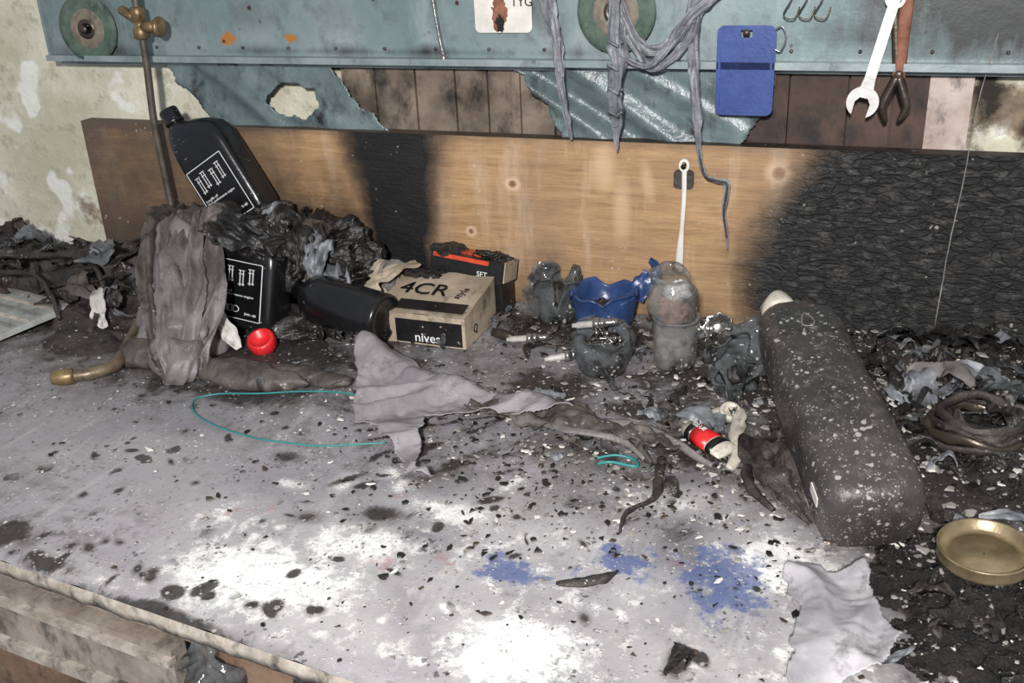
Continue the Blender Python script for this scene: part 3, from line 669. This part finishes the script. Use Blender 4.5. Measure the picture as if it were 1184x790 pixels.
for k in range(26):
    x=rs.uniform(-1.05,-.82);y=rs.uniform(-.15,-.06);z=rs.uniform(.09,.155)-max(0,(x+.9))*.6
    a=rs.uniform(-1,1)
    b.film([(x,y,z),(x+.02*a,y-.02,z+.015),(x+.035*a,y-.04,z-.005),(x+.04*a,y-.05,z-.030)],[.008,.022,.020,.006],rs.choice([m_melt,m_melt,m_melt,m_rag2,m_strip]),seed=k*2,crease=.9,axis=(.3,-.6,.8),fray=.25,nw=12)
b.film([(-1.05,-.16,.150),(-1.01,-.20,.165),(-.97,-.215,.158),(-.93,-.21,.150),(-.90,-.19,.12)],[.020,.030,.030,.026,.014],m_melt,seed=6,crease=.6,axis=(0,-.5,.8),sub=10,nw=20,fray=.3)
b.done()
b=MB('white_plastic_scrap');b.film([(-.995,-.285,.045),(-.97,-.300,.055),(-.945,-.305,.035),(-.925,-.31,.008)],[.005,.011,.013,.005],m_wscrap,axis=(0,-.5,1));b.done()
def mound(name,xr,yr,step,hf,m,zoff=0):
    nx=int((xr[1]-xr[0])/step);ny=int((yr[1]-yr[0])/step);H=np.zeros((nx+1,ny+1))
    for i in range(nx+1):
        for j in range(ny+1):H[i,j]=hf(xr[0]+i*step,yr[0]+j*step)
    idx={};vs=[];fs=[]
    def vid(i,j):
        if (i,j) not in idx: idx[(i,j)]=len(vs);vs.append((xr[0]+i*step,yr[0]+j*step,max(H[i,j],.0004)))
        return idx[(i,j)]
    for i in range(nx):
        for j in range(ny):
            if max(H[i,j],H[i+1,j],H[i,j+1],H[i+1,j+1])>.0005: fs.append((vid(i,j),vid(i+1,j),vid(i+1,j+1),vid(i,j+1)))
    b=MB(name);b.add(vs,fs,m);return b.done()
def ridg(x,y,s,f):
    p=Vector((x*f,y*f,s));q=p+noise.noise_vector(p*.7)*.9
    return 1-2*abs(noise.noise(q))
def bump2(x,y,L):
    r=0
    for (a,c,ra,rc,h) in L:
        d=((x-a)/ra)**2+((y-c)/rc)**2
        if d<1:r=max(r,h*(1-d)**.6)
    return r
LB=[(-1.62,-.12,.30,.16,.05),(-1.33,-.10,.16,.14,.055),(-1.25,-.20,.12,.12,.03),(-1.2,-.33,.08,.06,.012),(-1.9,-.1,.3,.15,.05)]
def hl(x,y):
    e=bump2(x,y,LB)
    return -.01 if e<=0 or y>-.002 else e*(.5+.7*ridg(x,y,2,16))+.006*ridg(x,y,8,50)-.004
mound('burnt_cloth_heap',(-2.2,-1.05),(-.42,-.004),.005,hl,m_ragd)
RB=[(.12,-.13,.34,.14,.035),(.30,-.28,.22,.20,.04),(.06,-.24,.14,.11,.020),(.55,-.3,.35,.28,.05),(-.10,-.10,.10,.07,.02)]
def hr(x,y):
    e=bump2(x,y,RB)
    return -.01 if e<=0 or y>-.002 else e*(.4+.7*ridg(x,y,12,26))+.007*ridg(x,y,18,80)+.005*noise.noise(Vector((x*140,y*140,0)))-.003
mound('charred_debris_heap',(-.22,.9),(-.6,-.004),.003,hr,m_char)
RB2=[(.10,-.56,.085,.065,.018),(.05,-.60,.05,.04,.014),(.20,-.57,.13,.09,.02),(.08,-.68,.05,.05,.012),(.18,-.70,.07,.06,.016),(.3,-.75,.2,.2,.02)]
def hr2(x,y):
    e=bump2(x,y,RB2)
    return -.01 if e<=0 else e*(-.1+1.1*ridg(x,y,32,26))+.007*ridg(x,y,38,80)-.005
mound('charred_debris_heap',(-.0,.5),(-.9,-.48),.0025,hr2,m_charn)
P=[(-.742,-.262),(-.69,-.285),(-.643,-.290),(-.57,-.325),(-.497,-.350),(-.42,-.36),(-.355,-.389),(-.42,-.418),(-.496,-.415),(-.538,-.450),(-.520,-.50),(-.505,-.546),(-.468,-.585),(-.50,-.575),(-.577,-.50),(-.622,-.485),(-.665,-.41)]
def hc(x,y): 
    u=x*.55-y*.8;v=x*.8+y*.55
    return .006+.018*max(0,ridg(u*1.0,v*.35,3,16))+.003*ridg(x,y,6,40)+.012*math.exp(-((y+.33+.3*(x+.6))/.02)**2)+.02*math.exp(-((x+.70)**2+(y+.30)**2)/.001)
cloth('crumpled_rag',P,hc,.0022,m_ragl)
P2=[(-.52,-.335),(-.42,-.355),(-.33,-.37),(-.26,-.40),(-.20,-.41),(-.24,-.44),(-.32,-.42),(-.40,-.425),(-.50,-.41)]
cloth('torn_rag_strip',P2,lambda x,y:.004+.016*max(0,ridg(x*.5,y,13,30))+.006*ridg(x,y,6,70),.0025,m_rag2)
P3=[(-.066,-.628),(-.05,-.605),(-.02,-.615),(.005,-.600),(.02,-.66),(.042,-.700),(.028,-.745),(-.005,-.765),(-.04,-.79),(-.05,-.74),(-.045,-.69)]
cloth('dirty_white_rag',P3,lambda x,y:.003+.020*max(0,ridg(x,y*.6,23,13))+.002*ridg(x,y,6,50),.0022,m_white)
# ------------------------------------------------------------ boxes
b=MB('blade_box')
x0,x1,y0,y1,h=-.738,-.590,-.202,-.080,.050;hb=.072
cx,cy=(x0+x1)/2,(y0+y1)/2
b.box((cx,y0,h/2),(x1-x0,.002,h),m_card);b.box((cx,y1,hb/2),(x1-x0,.002,hb),m_card);b.box((cx,cy,.001),(x1-x0,y1-y0,.002),m_card)
for xx in (x0,x1): b.add([(xx-.001,y0,0),(xx-.001,y1,0),(xx-.001,y1,hb),(xx-.001,y0,h),(xx+.001,y0,0),(xx+.001,y1,0),(xx+.001,y1,hb),(xx+.001,y0,h)],[(0,3,2,1),(4,5,6,7),(0,4,7,3),(3,7,6,2),(2,6,5,1)],m_card,None,False)
vs=[];n=20;sl=(hb-h)/(y1-y0)
for i in range(n+1):
    for j in range(n+1):
        x=x0-.002+(x1-x0+.004)*i/n;y=y0-.003+(y1-y0+.004)*j/n
        e=.006*max(0,(1-i/n)-.75)*4
        vs.append((x,y,h+.0015+sl*(y-y0)+.003*noise.noise(Vector((x*25,y*25,0)))+e*(j/n)))
b.add(vs,[(i*(n+1)+j,(i+1)*(n+1)+j,(i+1)*(n+1)+j+1,i*(n+1)+j+1) for i in range(n) for j in range(n)],m_card)
b.box((cx+.014,y0-.0015,.022),(.112,.0015,.038),m_cardin)
tl=math.degrees(math.atan(sl))
b.text('nives',.022,m_labelw,T((cx+.012,y0-.003,.006),(90,0,0)));b.text('Q',.020,m_labelg,T((x1+.002,-.165,.014),(90,0,90)))
LT=T((0,y0,h+.0035),(tl,0,0))
b.text('4CR',.046,m_labelg,LT@T((cx-.020,.050,.0015)),.0006);b.text('style',.018,m_labelg,LT@T((cx+.050,.060,.002),(0,0,75)))
b.box((cx+.012,.018,.0015),(.115,.026,.001),m_cardin,LT)
b.film([(x0-.01,-.19,.06),(x0-.02,-.17,.075),(x0-.005,-.13,.085),(x0+.02,-.09,.088)],[.006,.014,.016,.01],m_card,seed=4,axis=(0,0,1))
b.blob((cx-.05,y1-.01,hb+.002),(.035,.018,.006),m_char,.8,50,4,6)
b.done()
b=MB('small_parts_box');TT=T((-.640,-.044,.080),(-10,5,-3))
b.box((0,0,-.002),(.13,.055,.036),m_cardin,TT);b.box((-.018,.004,.017),(.075,.035,.003),m_orange,TT);b.box((-.01,-.028,.011),(.10,.002,.007),m_orange,TT)
b.text('SET',.012,m_labelw,TT@T((.03,-.0295,-.012),(90,0,0)));b.box((.067,0,0),(.002,.05,.034),m_card,TT)
b.blob((-.045,0,.014),(.028,.027,.012),m_char,.7,40,5,3,None,TT);b.blob((.03,.005,.014),(.030,.022,.010),m_melt,.9,50,5,6,None,TT);b.box((-.64,-.044,.034),(.12,.05,.066),m_cardin)
b.done()
b=MB('crumpled_paper')
for k in range(7): b.film([(-.82+.012*k,-.10,.01),(-.815+.010*k,-.115,.045),(-.80+.008*k,-.10,.07),(-.79+.006*k,-.08,.05)],[.01,.02,.018,.008],m_card if k%2 else m_ashd,seed=k*5,crease=1.1,axis=(.5,-.5,.6),zmin=.002)
b.done()
# ------------------------------------------------------------ cups
def cup(name,c,rb,rt,h,m,seed,amp=.3,tilt=(0,0,0),t=.0025,extra=None,rimcut=.0):
    b=MB(name)
    def j(p,a,k):
        f=p.z/h
        s=1+amp*f*noise.noise(Vector((math.cos(a)*1.6,math.sin(a)*1.6,f*2.5+seed)))
        zz=p.z*(1-rimcut*max(0,noise.noise(Vector((math.cos(a)*2.2+seed,math.sin(a)*2.2,seed))))*1.8*f)
        return Vector((p.x*s,p.y*s,zz))
    n=12;prof=[(rb*.2,0)]+[(rb+(rt-rb)*i/n,h*i/n) for i in range(n+1)]+[(rt+t,h*1.0)]+[(rb+(rt-rb)*i/n-t,h*i/n+t) for i in range(n,-1,-1)]+[(rb*.2,t)]
    b.lathe(prof,m,T(c,tilt),48,False,j)
    b.lathe([(rb*.98,.0005),(rb*.98,t)],m,T(c,tilt),32)
    return b
b=cup('plastic_mug',(-.410,-.072,.001),.041,.053,.066,m_blue,3,.12,(0,0,0),.003,None,.4)
b.film([(-.365,-.060,.050),(-.352,-.055,.074),(-.340,-.045,.094),(-.350,-.03,.106)],[.016,.016,.014,.006],m_blue,seed=3,axis=(0,1,.3));b.blob((-.41,-.070,.025),(.034,.034,.02),m_char,.5,50,4,5)
b.tube([(-.405,-.11,.045),(-.37,-.10,.058),(-.36,-.075,.060)],[.003,.003,.003],m_blue);b.done()
b=cup('glass_jar',(-.277,-.165,.001),.031,.034,.072,m_glass,9,.06);
b.lathe([(.030,.070),(.034,.080),(.036,.092),(.036,.112),(.031,.124),(.027,.128),(.027,.138),(.030,.140),(.030,.135)],m_glass,T((-.277,-.163,.0),(3,-3,0)),32,False,lambda p,a,k:p*(1+.08*noise.noise(p*40)))
b.blob((-.277,-.165,.024),(.023,.023,.020),m_ashg,.8,60,5,5);b.blob((-.277,-.163,.086),(.023,.023,.018),m_rust,.9,60,5,8);b.blob((-.272,-.17,.114),(.017,.017,.012),m_ash,.9,60,5,9);b.blob((-.28,-.165,.055),(.016,.016,.014),m_melt,.8,60,4,12);b.done()
m_scr=M('dirty_ceramic',(150,146,140),(196,192,186),40,.35,soot=.4)
b=cup('clear_plastic_cup',(-.370,-.213,.001),.033,.048,.062,m_clear,14,.45,(0,0,0),.0015,None,.45)
for k in range(40):
    a=random.uniform(0,6.28);r=random.uniform(0,.028);zz=random.uniform(.014,.060);L_=random.uniform(.010,.026)
    b.lathe([(.002,0),(.002,L_),(.004,L_),(.004,L_+.003),(.001,L_+.004)],random.choice([m_steel,m_dsteel,m_steel]),T((-.370+r*math.cos(a),-.213+r*math.sin(a),zz),(random.uniform(40,120),0,random.uniform(0,360))),8)
b.blob((-.370,-.213,.014),(.028,.028,.015),m_char,.5,50,4,6);b.done()
b=cup('clear_plastic_cup',(-.497,-.050,.001),.030,.037,.080,m_clear,24,.8,(0,8,0),.0015,None,.6);b.blob((-.497,-.05,.03),(.022,.022,.03),m_ragd,.7,50,4,6,.001)
b.film([(-.53,-.06,.01),(-.525,-.07,.05),(-.51,-.065,.085),(-.49,-.05,.09)],[.012,.02,.015,.006],m_clear,seed=8,axis=(0,-1,.2));b.done()
b=cup('clear_plastic_cup',(-.195,-.215,.02),.026,.038,.055,m_clear,34,.8,(60,0,30),.0015,None,.5);b.done()
b=cup('clear_plastic_cup',(-.150,-.185,.02),.026,.040,.055,m_clear,44,.9,(-50,30,60),.0015,None,.5);b.done()
b=MB('crushed_metal_cup')
for k,(c,r) in enumerate([((-.245,-.10,.022),.020),((-.225,-.095,.030),.023),((-.207,-.105,.022),.019),((-.222,-.125,.012),.018)]):
    b.lathe([(r*.3,0),(r*.8,.004),(r,.014),(r*.95,.015),(r*.75,.006),(r*.3,.002)],m_steel,T(c,(40+20*k,25*k-30,0)),24,True,lambda p,a,j:p*(1+.12*math.cos(a*8)))
b.blob((-.225,-.10,.012),(.035,.025,.014),m_char,.6,50,4,6,.001);b.done()
def plug(name,o,d,L=.075):
    b=MB(name);TT=frame(o,d,(0,0,1))
    b.lathe([(.002,0),(.0035,.001),(.0035,.006),(.005,.008),(.005,.030),(.006,.031)],m_scr,TT,14)
    b.lathe([(.009,.030),(.009,.040)],m_steel,TT,6);b.lathe([(.0075,.040),(.0075,.046),(.0055,.047),(.0058,.050),(.0052,.052),(.0058,.054),(.0052,.056),(.0058,.058),(.005,.066),(.002,.067)],m_steel,TT,16)
    b.tube([(.004,0,.066),(.004,0,.070),(0,0,.071)],.001,m_dsteel,TT,6);return b
plug('spark_plug',(-.535,-.172,.010),(.9,.42,0)).done()
plug('spark_plug',(-.455,-.225,.010),(.8,.55,.05)).done()
plug('spark_plug',(-.415,-.215,.064),(.95,.25,.1)).done()
b=MB('screwdriver');TT=frame((-.57,-.145,.008),(.96,-.25,.0),(0,0,1));b.lathe([(.003,0),(.007,.003),(.008,.02),(.007,.035),(.004,.04),(.002,.042),(.002,.12),(.001,.122)],m_dsteel,TT,12);b.done()
b=MB('teal_wire_loop');b.tube([(-.60,-.40,.004),(-.684,-.398,.008),(-.75,-.405,.005),(-.81,-.425,.003),(-.865,-.442,.003),(-.888,-.466,.003),(-.87,-.495,.003),(-.831,-.517,.003),(-.785,-.530,.003),(-.735,-.537,.003),(-.69,-.535,.003),(-.647,-.530,.003),(-.60,-.513,.004),(-.57,-.50,.004)],.0012,m_teal,seg=8);b.done()
b=MB('teal_wire_scrap');b.tube([(-.305,-.46,.004),(-.285,-.45,.006),(-.262,-.45,.004),(-.255,-.465,.004),(-.285,-.465,.005),(-.30,-.472,.004)],.0018,m_teal,seg=8);b.done()
b=MB('glue_tube');TT=frame((-.222,-.372,.016),(.80,-.6,.0),(0,-.1,1))
b.loft([(0,.004,.004,0,0,2),(.01,.005,.005,0,0,2),(.012,.012,.010,0,0,2),(.03,.014,.012,0,0,2),(.065,.016,.008,0,0,2),(.085,.018,.003,0,0,2)],m_cream,TT,28)
b.loft([(.030,.0143,.0124,0,0,2),(.058,.0160,.0095,0,0,2)],m_red,TT,28);b.loft([(.020,.0137,.0118,0,0,2),(.029,.0142,.0124,0,0,2)],m_labelg,TT,28);b.loft([(.060,.0163,.0092,0,0,2),(.070,.0169,.0072,0,0,2)],m_labelg,TT,28)
b.text('GLUE',.009,m_labelw,TT@T((.003,-.0138,.034),(90,-90,0)));b.done()
b=MB('plastic_bracket');b.tube([(-.195,-.325,.012),(-.175,-.312,.016),(-.158,-.33,.016),(-.154,-.38,.016),(-.143,-.42,.014),(-.150,-.445,.008)],[.005,.007,.009,.010,.009,.005],m_cream,flat=.5,jit=.6,seg=14,sub=8)
b.lathe([(.010,0),(.014,.001),(.014,.010),(.012,.012),(.009,.012),(.008,.004),(.001,.004)],m_cream,T((-.172,-.318,.010),(25,15,0)),24);b.done()
def scraps(name,L,m):
    b=MB(name)
    for pts,r in L: b.tube(pts,r,m,flat=.45,jit=.7,seg=12,sub=8,twist=1.5)
    b.done()
b=MB('burnt_rubber_scrap')
b.film([(-.105,-.39,.02),(-.122,-.43,.030),(-.112,-.47,.030),(-.085,-.50,.02),(-.05,-.53,.006)],[.010,.020,.022,.016,.003],m_ragd,seed=2,axis=(.2,-.3,1),zmin=.002,crease=.9)
b.film([(-.085,-.38,.012),(-.092,-.43,.025),(-.07,-.475,.018),(-.045,-.50,.006)],[.010,.018,.014,.004],m_rag2,seed=6,axis=(.2,-.3,1),zmin=.002,crease=.9)
b.tube([(-.122,-.40,.01),(-.130,-.44,.012),(-.118,-.485,.012),(-.09,-.515,.008)],[.004,.006,.006,.003],m_ragd,jit=.5,seg=10);b.done()
scraps('burnt_rubber_scrap',[([(-.232,-.44,.006),(-.222,-.49,.010),(-.218,-.53,.008),(-.240,-.565,.006),(-.238,-.60,.004)],[.004,.006,.006,.006,.003])],m_ragd)
scraps('burnt_rubber_scrap',[([(-.275,-.70,.003),(-.25,-.695,.005),(-.23,-.68,.005),(-.222,-.665,.003)],[.002,.006,.005,.001])],m_ragd)
scraps('burnt_rubber_scrap',[([(-.142,-.752,.003),(-.138,-.77,.006),(-.145,-.79,.004)],[.004,.009,.004]),([(-.142,-.752,.003),(-.128,-.765,.006),(-.130,-.78,.004)],[.002,.004,.002])],m_charn)
scraps('burnt_rubber_scrap',[([(-.21,-.375,.006),(-.245,-.40,.012),(-.26,-.43,.010),(-.24,-.455,.006)],[.005,.008,.008,.004])],m_rag2)
scraps('burnt_cord',[([(-.40,-.375,.012),(-.33,-.395,.016),(-.27,-.385,.014),(-.22,-.41,.010),(-.17,-.445,.008)],[.004,.006,.005,.005,.003]),([(-.44,-.395,.012),(-.36,-.42,.014),(-.29,-.42,.012),(-.25,-.45,.006)],[.003,.005,.005,.003])],m_rag)
def hgt(x,y): return max(0,hr(x,y),hr2(x,y),hl(x,y))
def curls(name,N,reg,mats,s0,s1,seed,lift=.012):
    rs=random.Random(seed);b=MB(name)
    for k in range(N):
        x,y=reg(rs)
        if y<edge(x)+.03 or y>-.02 or math.hypot(x-.114,y+.552)<.065 or (-.70<x<-.45 and y<-.30): continue
        z=hgt(x,y);s=rs.uniform(s0,s1);a=rs.uniform(0,6.28);dx,dy=math.cos(a),math.sin(a);c=rs.uniform(-1,1)
        pts=[]
        for i in range(5):
            t_=i/4-.5;ox=dx*t_*s*2-dy*c*s*(t_*t_*3);oy=dy*t_*s*2+dx*c*s*(t_*t_*3)
            yy=min(y+oy,-.012);pts.append((x+ox,yy,max(z,hgt(x+ox,yy))+.003+rs.uniform(0,lift)))
        w=s*rs.uniform(.15,.42)
        b.film(pts,[w*.3,w,w,w*.9,w*.2],rs.choice(mats),seed=k*1.7+seed,axis=(rs.uniform(-.5,.5),rs.uniform(-.5,.5),1),crease=1.0,zmin=.002,sub=5,nw=7)
    b.done()
curls('burnt_plastic_scraps',130,lambda r:(r.gauss(.09,.13),r.gauss(-.2,.12)),[m_ragd,m_strip,m_char,m_clear,m_melt,m_ashd,m_melt],.010,.040,5,.02)
curls('burnt_plastic_scraps',60,lambda r:(r.gauss(-.28,.13),r.gauss(-.38,.06)),[m_ragd,m_strip,m_rag,m_clear,m_ashd,m_rag2,m_melt],.008,.026,9,.008)
curls('burnt_plastic_scraps',34,lambda r:(r.gauss(-.45,.18),r.gauss(-.12,.05)),[m_ragd,m_strip,m_melt,m_clear,m_rag2],.01,.03,15,.010)
curls('burnt_plastic_scraps',46,lambda r:(r.uniform(-1.7,-1.15),r.uniform(-.27,-.03)),[m_ragd,m_ragd,m_rag2,m_melt,m_strip],.02,.06,19,.02)
curls('burnt_plastic_scraps',34,lambda r:(r.uniform(.03,.2),r.uniform(-.74,-.45)),[m_ragd,m_melt,m_char,m_strip],.008,.025,29,.006)
b=MB('jar_lid');b.lathe([(.041,.0),(.043,.001),(.0435,.004),(.0425,.012),(.0440,.014),(.0430,.0155),(.0410,.014),(.0405,.004),(.032,.003),(.031,.005),(.001,.005)],m_lid,T((.114,-.552,.016),(3,-2,0)),64,False);b.done()
b=MB('burnt_coil')
for k in range(4):
    R_=.058-.004*k
    b.tube([(.118+R_*math.cos(a)*(1+.06*math.sin(2*a+k)),-.300+R_*math.sin(a),.022+.007*k+.005*math.sin(a*3+k)) for a in np.linspace(0,2*pi,16,False)],.0028+.001*(k%2),m_ragd if k!=1 else m_dsteel,seg=8,sub=4,flat=1.8,closed=True,jit=.8)
b.blob((.12,-.30,.018),(.04,.04,.012),m_char,.8,60,5,6)
b.film([(.07,-.33,.035),(.09,-.35,.045),(.13,-.355,.045),(.165,-.33,.035)],[.008,.012,.014,.006],m_rag2,seed=4,axis=(0,1,.2));b.done()
b=MB('burnt_jar_ring');b.lathe([(.030,0),(.034,.002),(.034,.018),(.030,.020),(.029,.004)],m_ragd,T((.205,-.235,.03),(20,10,0)),32);b.done()
b=MB('twine_spool')
b.lathe([(.030,0),(.030,.004),(.022,.006),(.022,.044),(.030,.046),(.030,.050)],m_wood2,T((.215,-.395,.012)),28)
for k in range(9): b.tube([(.215+.026*math.cos(a),-.395+.026*math.sin(a),.022+.004*k) for a in np.linspace(0,2*pi,14,False)],.0024,m_rust,seg=6,sub=2,closed=True)
b.done()
b=MB('fibre_panel');TT=T((-1.47,-.33,.012),(2,-1,-12))
b.box((0,0,0),(.30,.22,.010),m_fibre,TT)
for k in range(9): b.box((0,-.10+.025*k,.006),(.29,.006,.004),m_cream if k%2 else m_ashg,TT)
b.done()
b=MB('plastic_tag');b.film([(-1.245,-.245,.05),(-1.225,-.27,.048),(-1.21,-.29,.025),(-1.195,-.30,.008)],[.008,.014,.012,.006],m_wscrap,seed=3,axis=(.3,-.8,.6),crease=.6);b.done()
b=MB('burnt_cable');b.tube([(-1.75,-.18,.06),(-1.5,-.17,.065),(-1.36,-.16,.07),(-1.27,-.21,.05),(-1.22,-.28,.03),(-1.2,-.33,.012)],.005,m_ragd,seg=10,jit=.7);b.tube([(-1.6,-.25,.04),(-1.42,-.23,.06),(-1.33,-.27,.04),(-1.28,-.31,.02)],.004,m_ragd,seg=10,jit=.7);b.done()
# ------------------------------------------------------------ flakes
def flakes(name,N,region,mats,smin,smax):
    b=MB(name)
    for _ in range(N):
        x,y=region()
        if y<edge(x)+.004 or y>-.006: continue
        z=hgt(x,y);s=smin+(smax-smin)*random.random()**3.5;k=random.choice((3,4,5,5,6));tl=random.uniform(-.6,.6)
        vs=[];a0=random.uniform(0,6.28);st=random.uniform(.25,1);rr=[random.uniform(.5,1.2) for _ in range(k)];ca,sa=math.cos(a0),math.sin(a0)
        for lay in (0,1):
            for i in range(k):
                a=2*pi*i/k;r=s*(1 if lay==0 else .8)*rr[i]
                ux,uy=r*math.cos(a),r*math.sin(a)*st
                dx,dy=ux*ca-uy*sa,ux*sa+uy*ca
                vs.append((x+dx,y+dy,z+.0003+lay*s*.25+max(0,dx*tl)))
        b.add(vs,[tuple(range(k,2*k))]+[(i,(i+1)%k,k+(i+1)%k,k+i) for i in range(k)],random.choice(mats),None,False)
    b.done()
def reg_all(): return random.uniform(-1.3,.25),random.uniform(-.87,-.01)
def reg_right(): return random.gauss(.08,.17),random.gauss(-.22,.15)
def reg_mid(): return random.gauss(-.3,.22),random.gauss(-.44,.15)
def reg_back(): return random.uniform(-.85,.0),-abs(random.gauss(0,.12))
def reg_lr(): return random.uniform(.0,.25),random.uniform(-.76,-.45)
flakes('ash_flakes',1100,reg_all,[m_ash,m_ashg],.0006,.004)
flakes('ash_flakes',2600,reg_right,[m_ash,m_ashg,m_ashg],.001,.010)
flakes('ash_flakes',2600,reg_mid,[m_ash,m_ashg,m_ashg,m_bit],.0006,.007)
flakes('ash_flakes',500,reg_lr,[m_ash,m_ashg,m_ashg],.0006,.006)
flakes('charred_bits',1900,reg_mid,[m_bit,m_bit,m_bitb],.0006,.007)
flakes('charred_bits',1400,reg_back,[m_bit,m_bit,m_bitb,m_ashg],.0006,.009)
flakes('charred_bits',900,reg_right,[m_bit,m_bitb,m_dsteel],.002,.012)
flakes('charred_bits',900,reg_all,[m_bit,m_bitb],.0006,.005)
# ------------------------------------------------------------ light, world, camera
W=bpy.data.worlds.new('World');SC.world=W;W.use_nodes=True
W.node_tree.nodes['Background'].inputs[0].default_value=(.84,.89,1,1);W.node_tree.nodes['Background'].inputs[1].default_value=.40
l=bpy.data.lights.new('flash_light','AREA');l.energy=58;l.size=.10;l.color=(1,.985,.96)
lo=bpy.data.objects.new('flash_light',l);SC.collection.objects.link(lo);lo.location=(.04,-2.0,.95)
lo.rotation_euler=(Vector((-.45,-.35,.1))-lo.location).to_track_quat('-Z','Y').to_euler()
cam=bpy.data.cameras.new('camera');co_=bpy.data.objects.new('camera',cam);SC.collection.objects.link(co_)
mm=Matrix((Vector((0.9319,0.3604,-0.0449)).normalized(),Vector((-0.1076,0.3918,0.9138)).normalized(),Vector((0.3469,-0.8467,0.4037)).normalized())).transposed().to_4x4()
mm.translation=Vector((0,-1.455,.62));co_.matrix_world=mm;cam.sensor_width=36;cam.lens=35.0;cam.clip_start=.02
SC.camera=co_
SC.view_settings.view_transform='Standard'
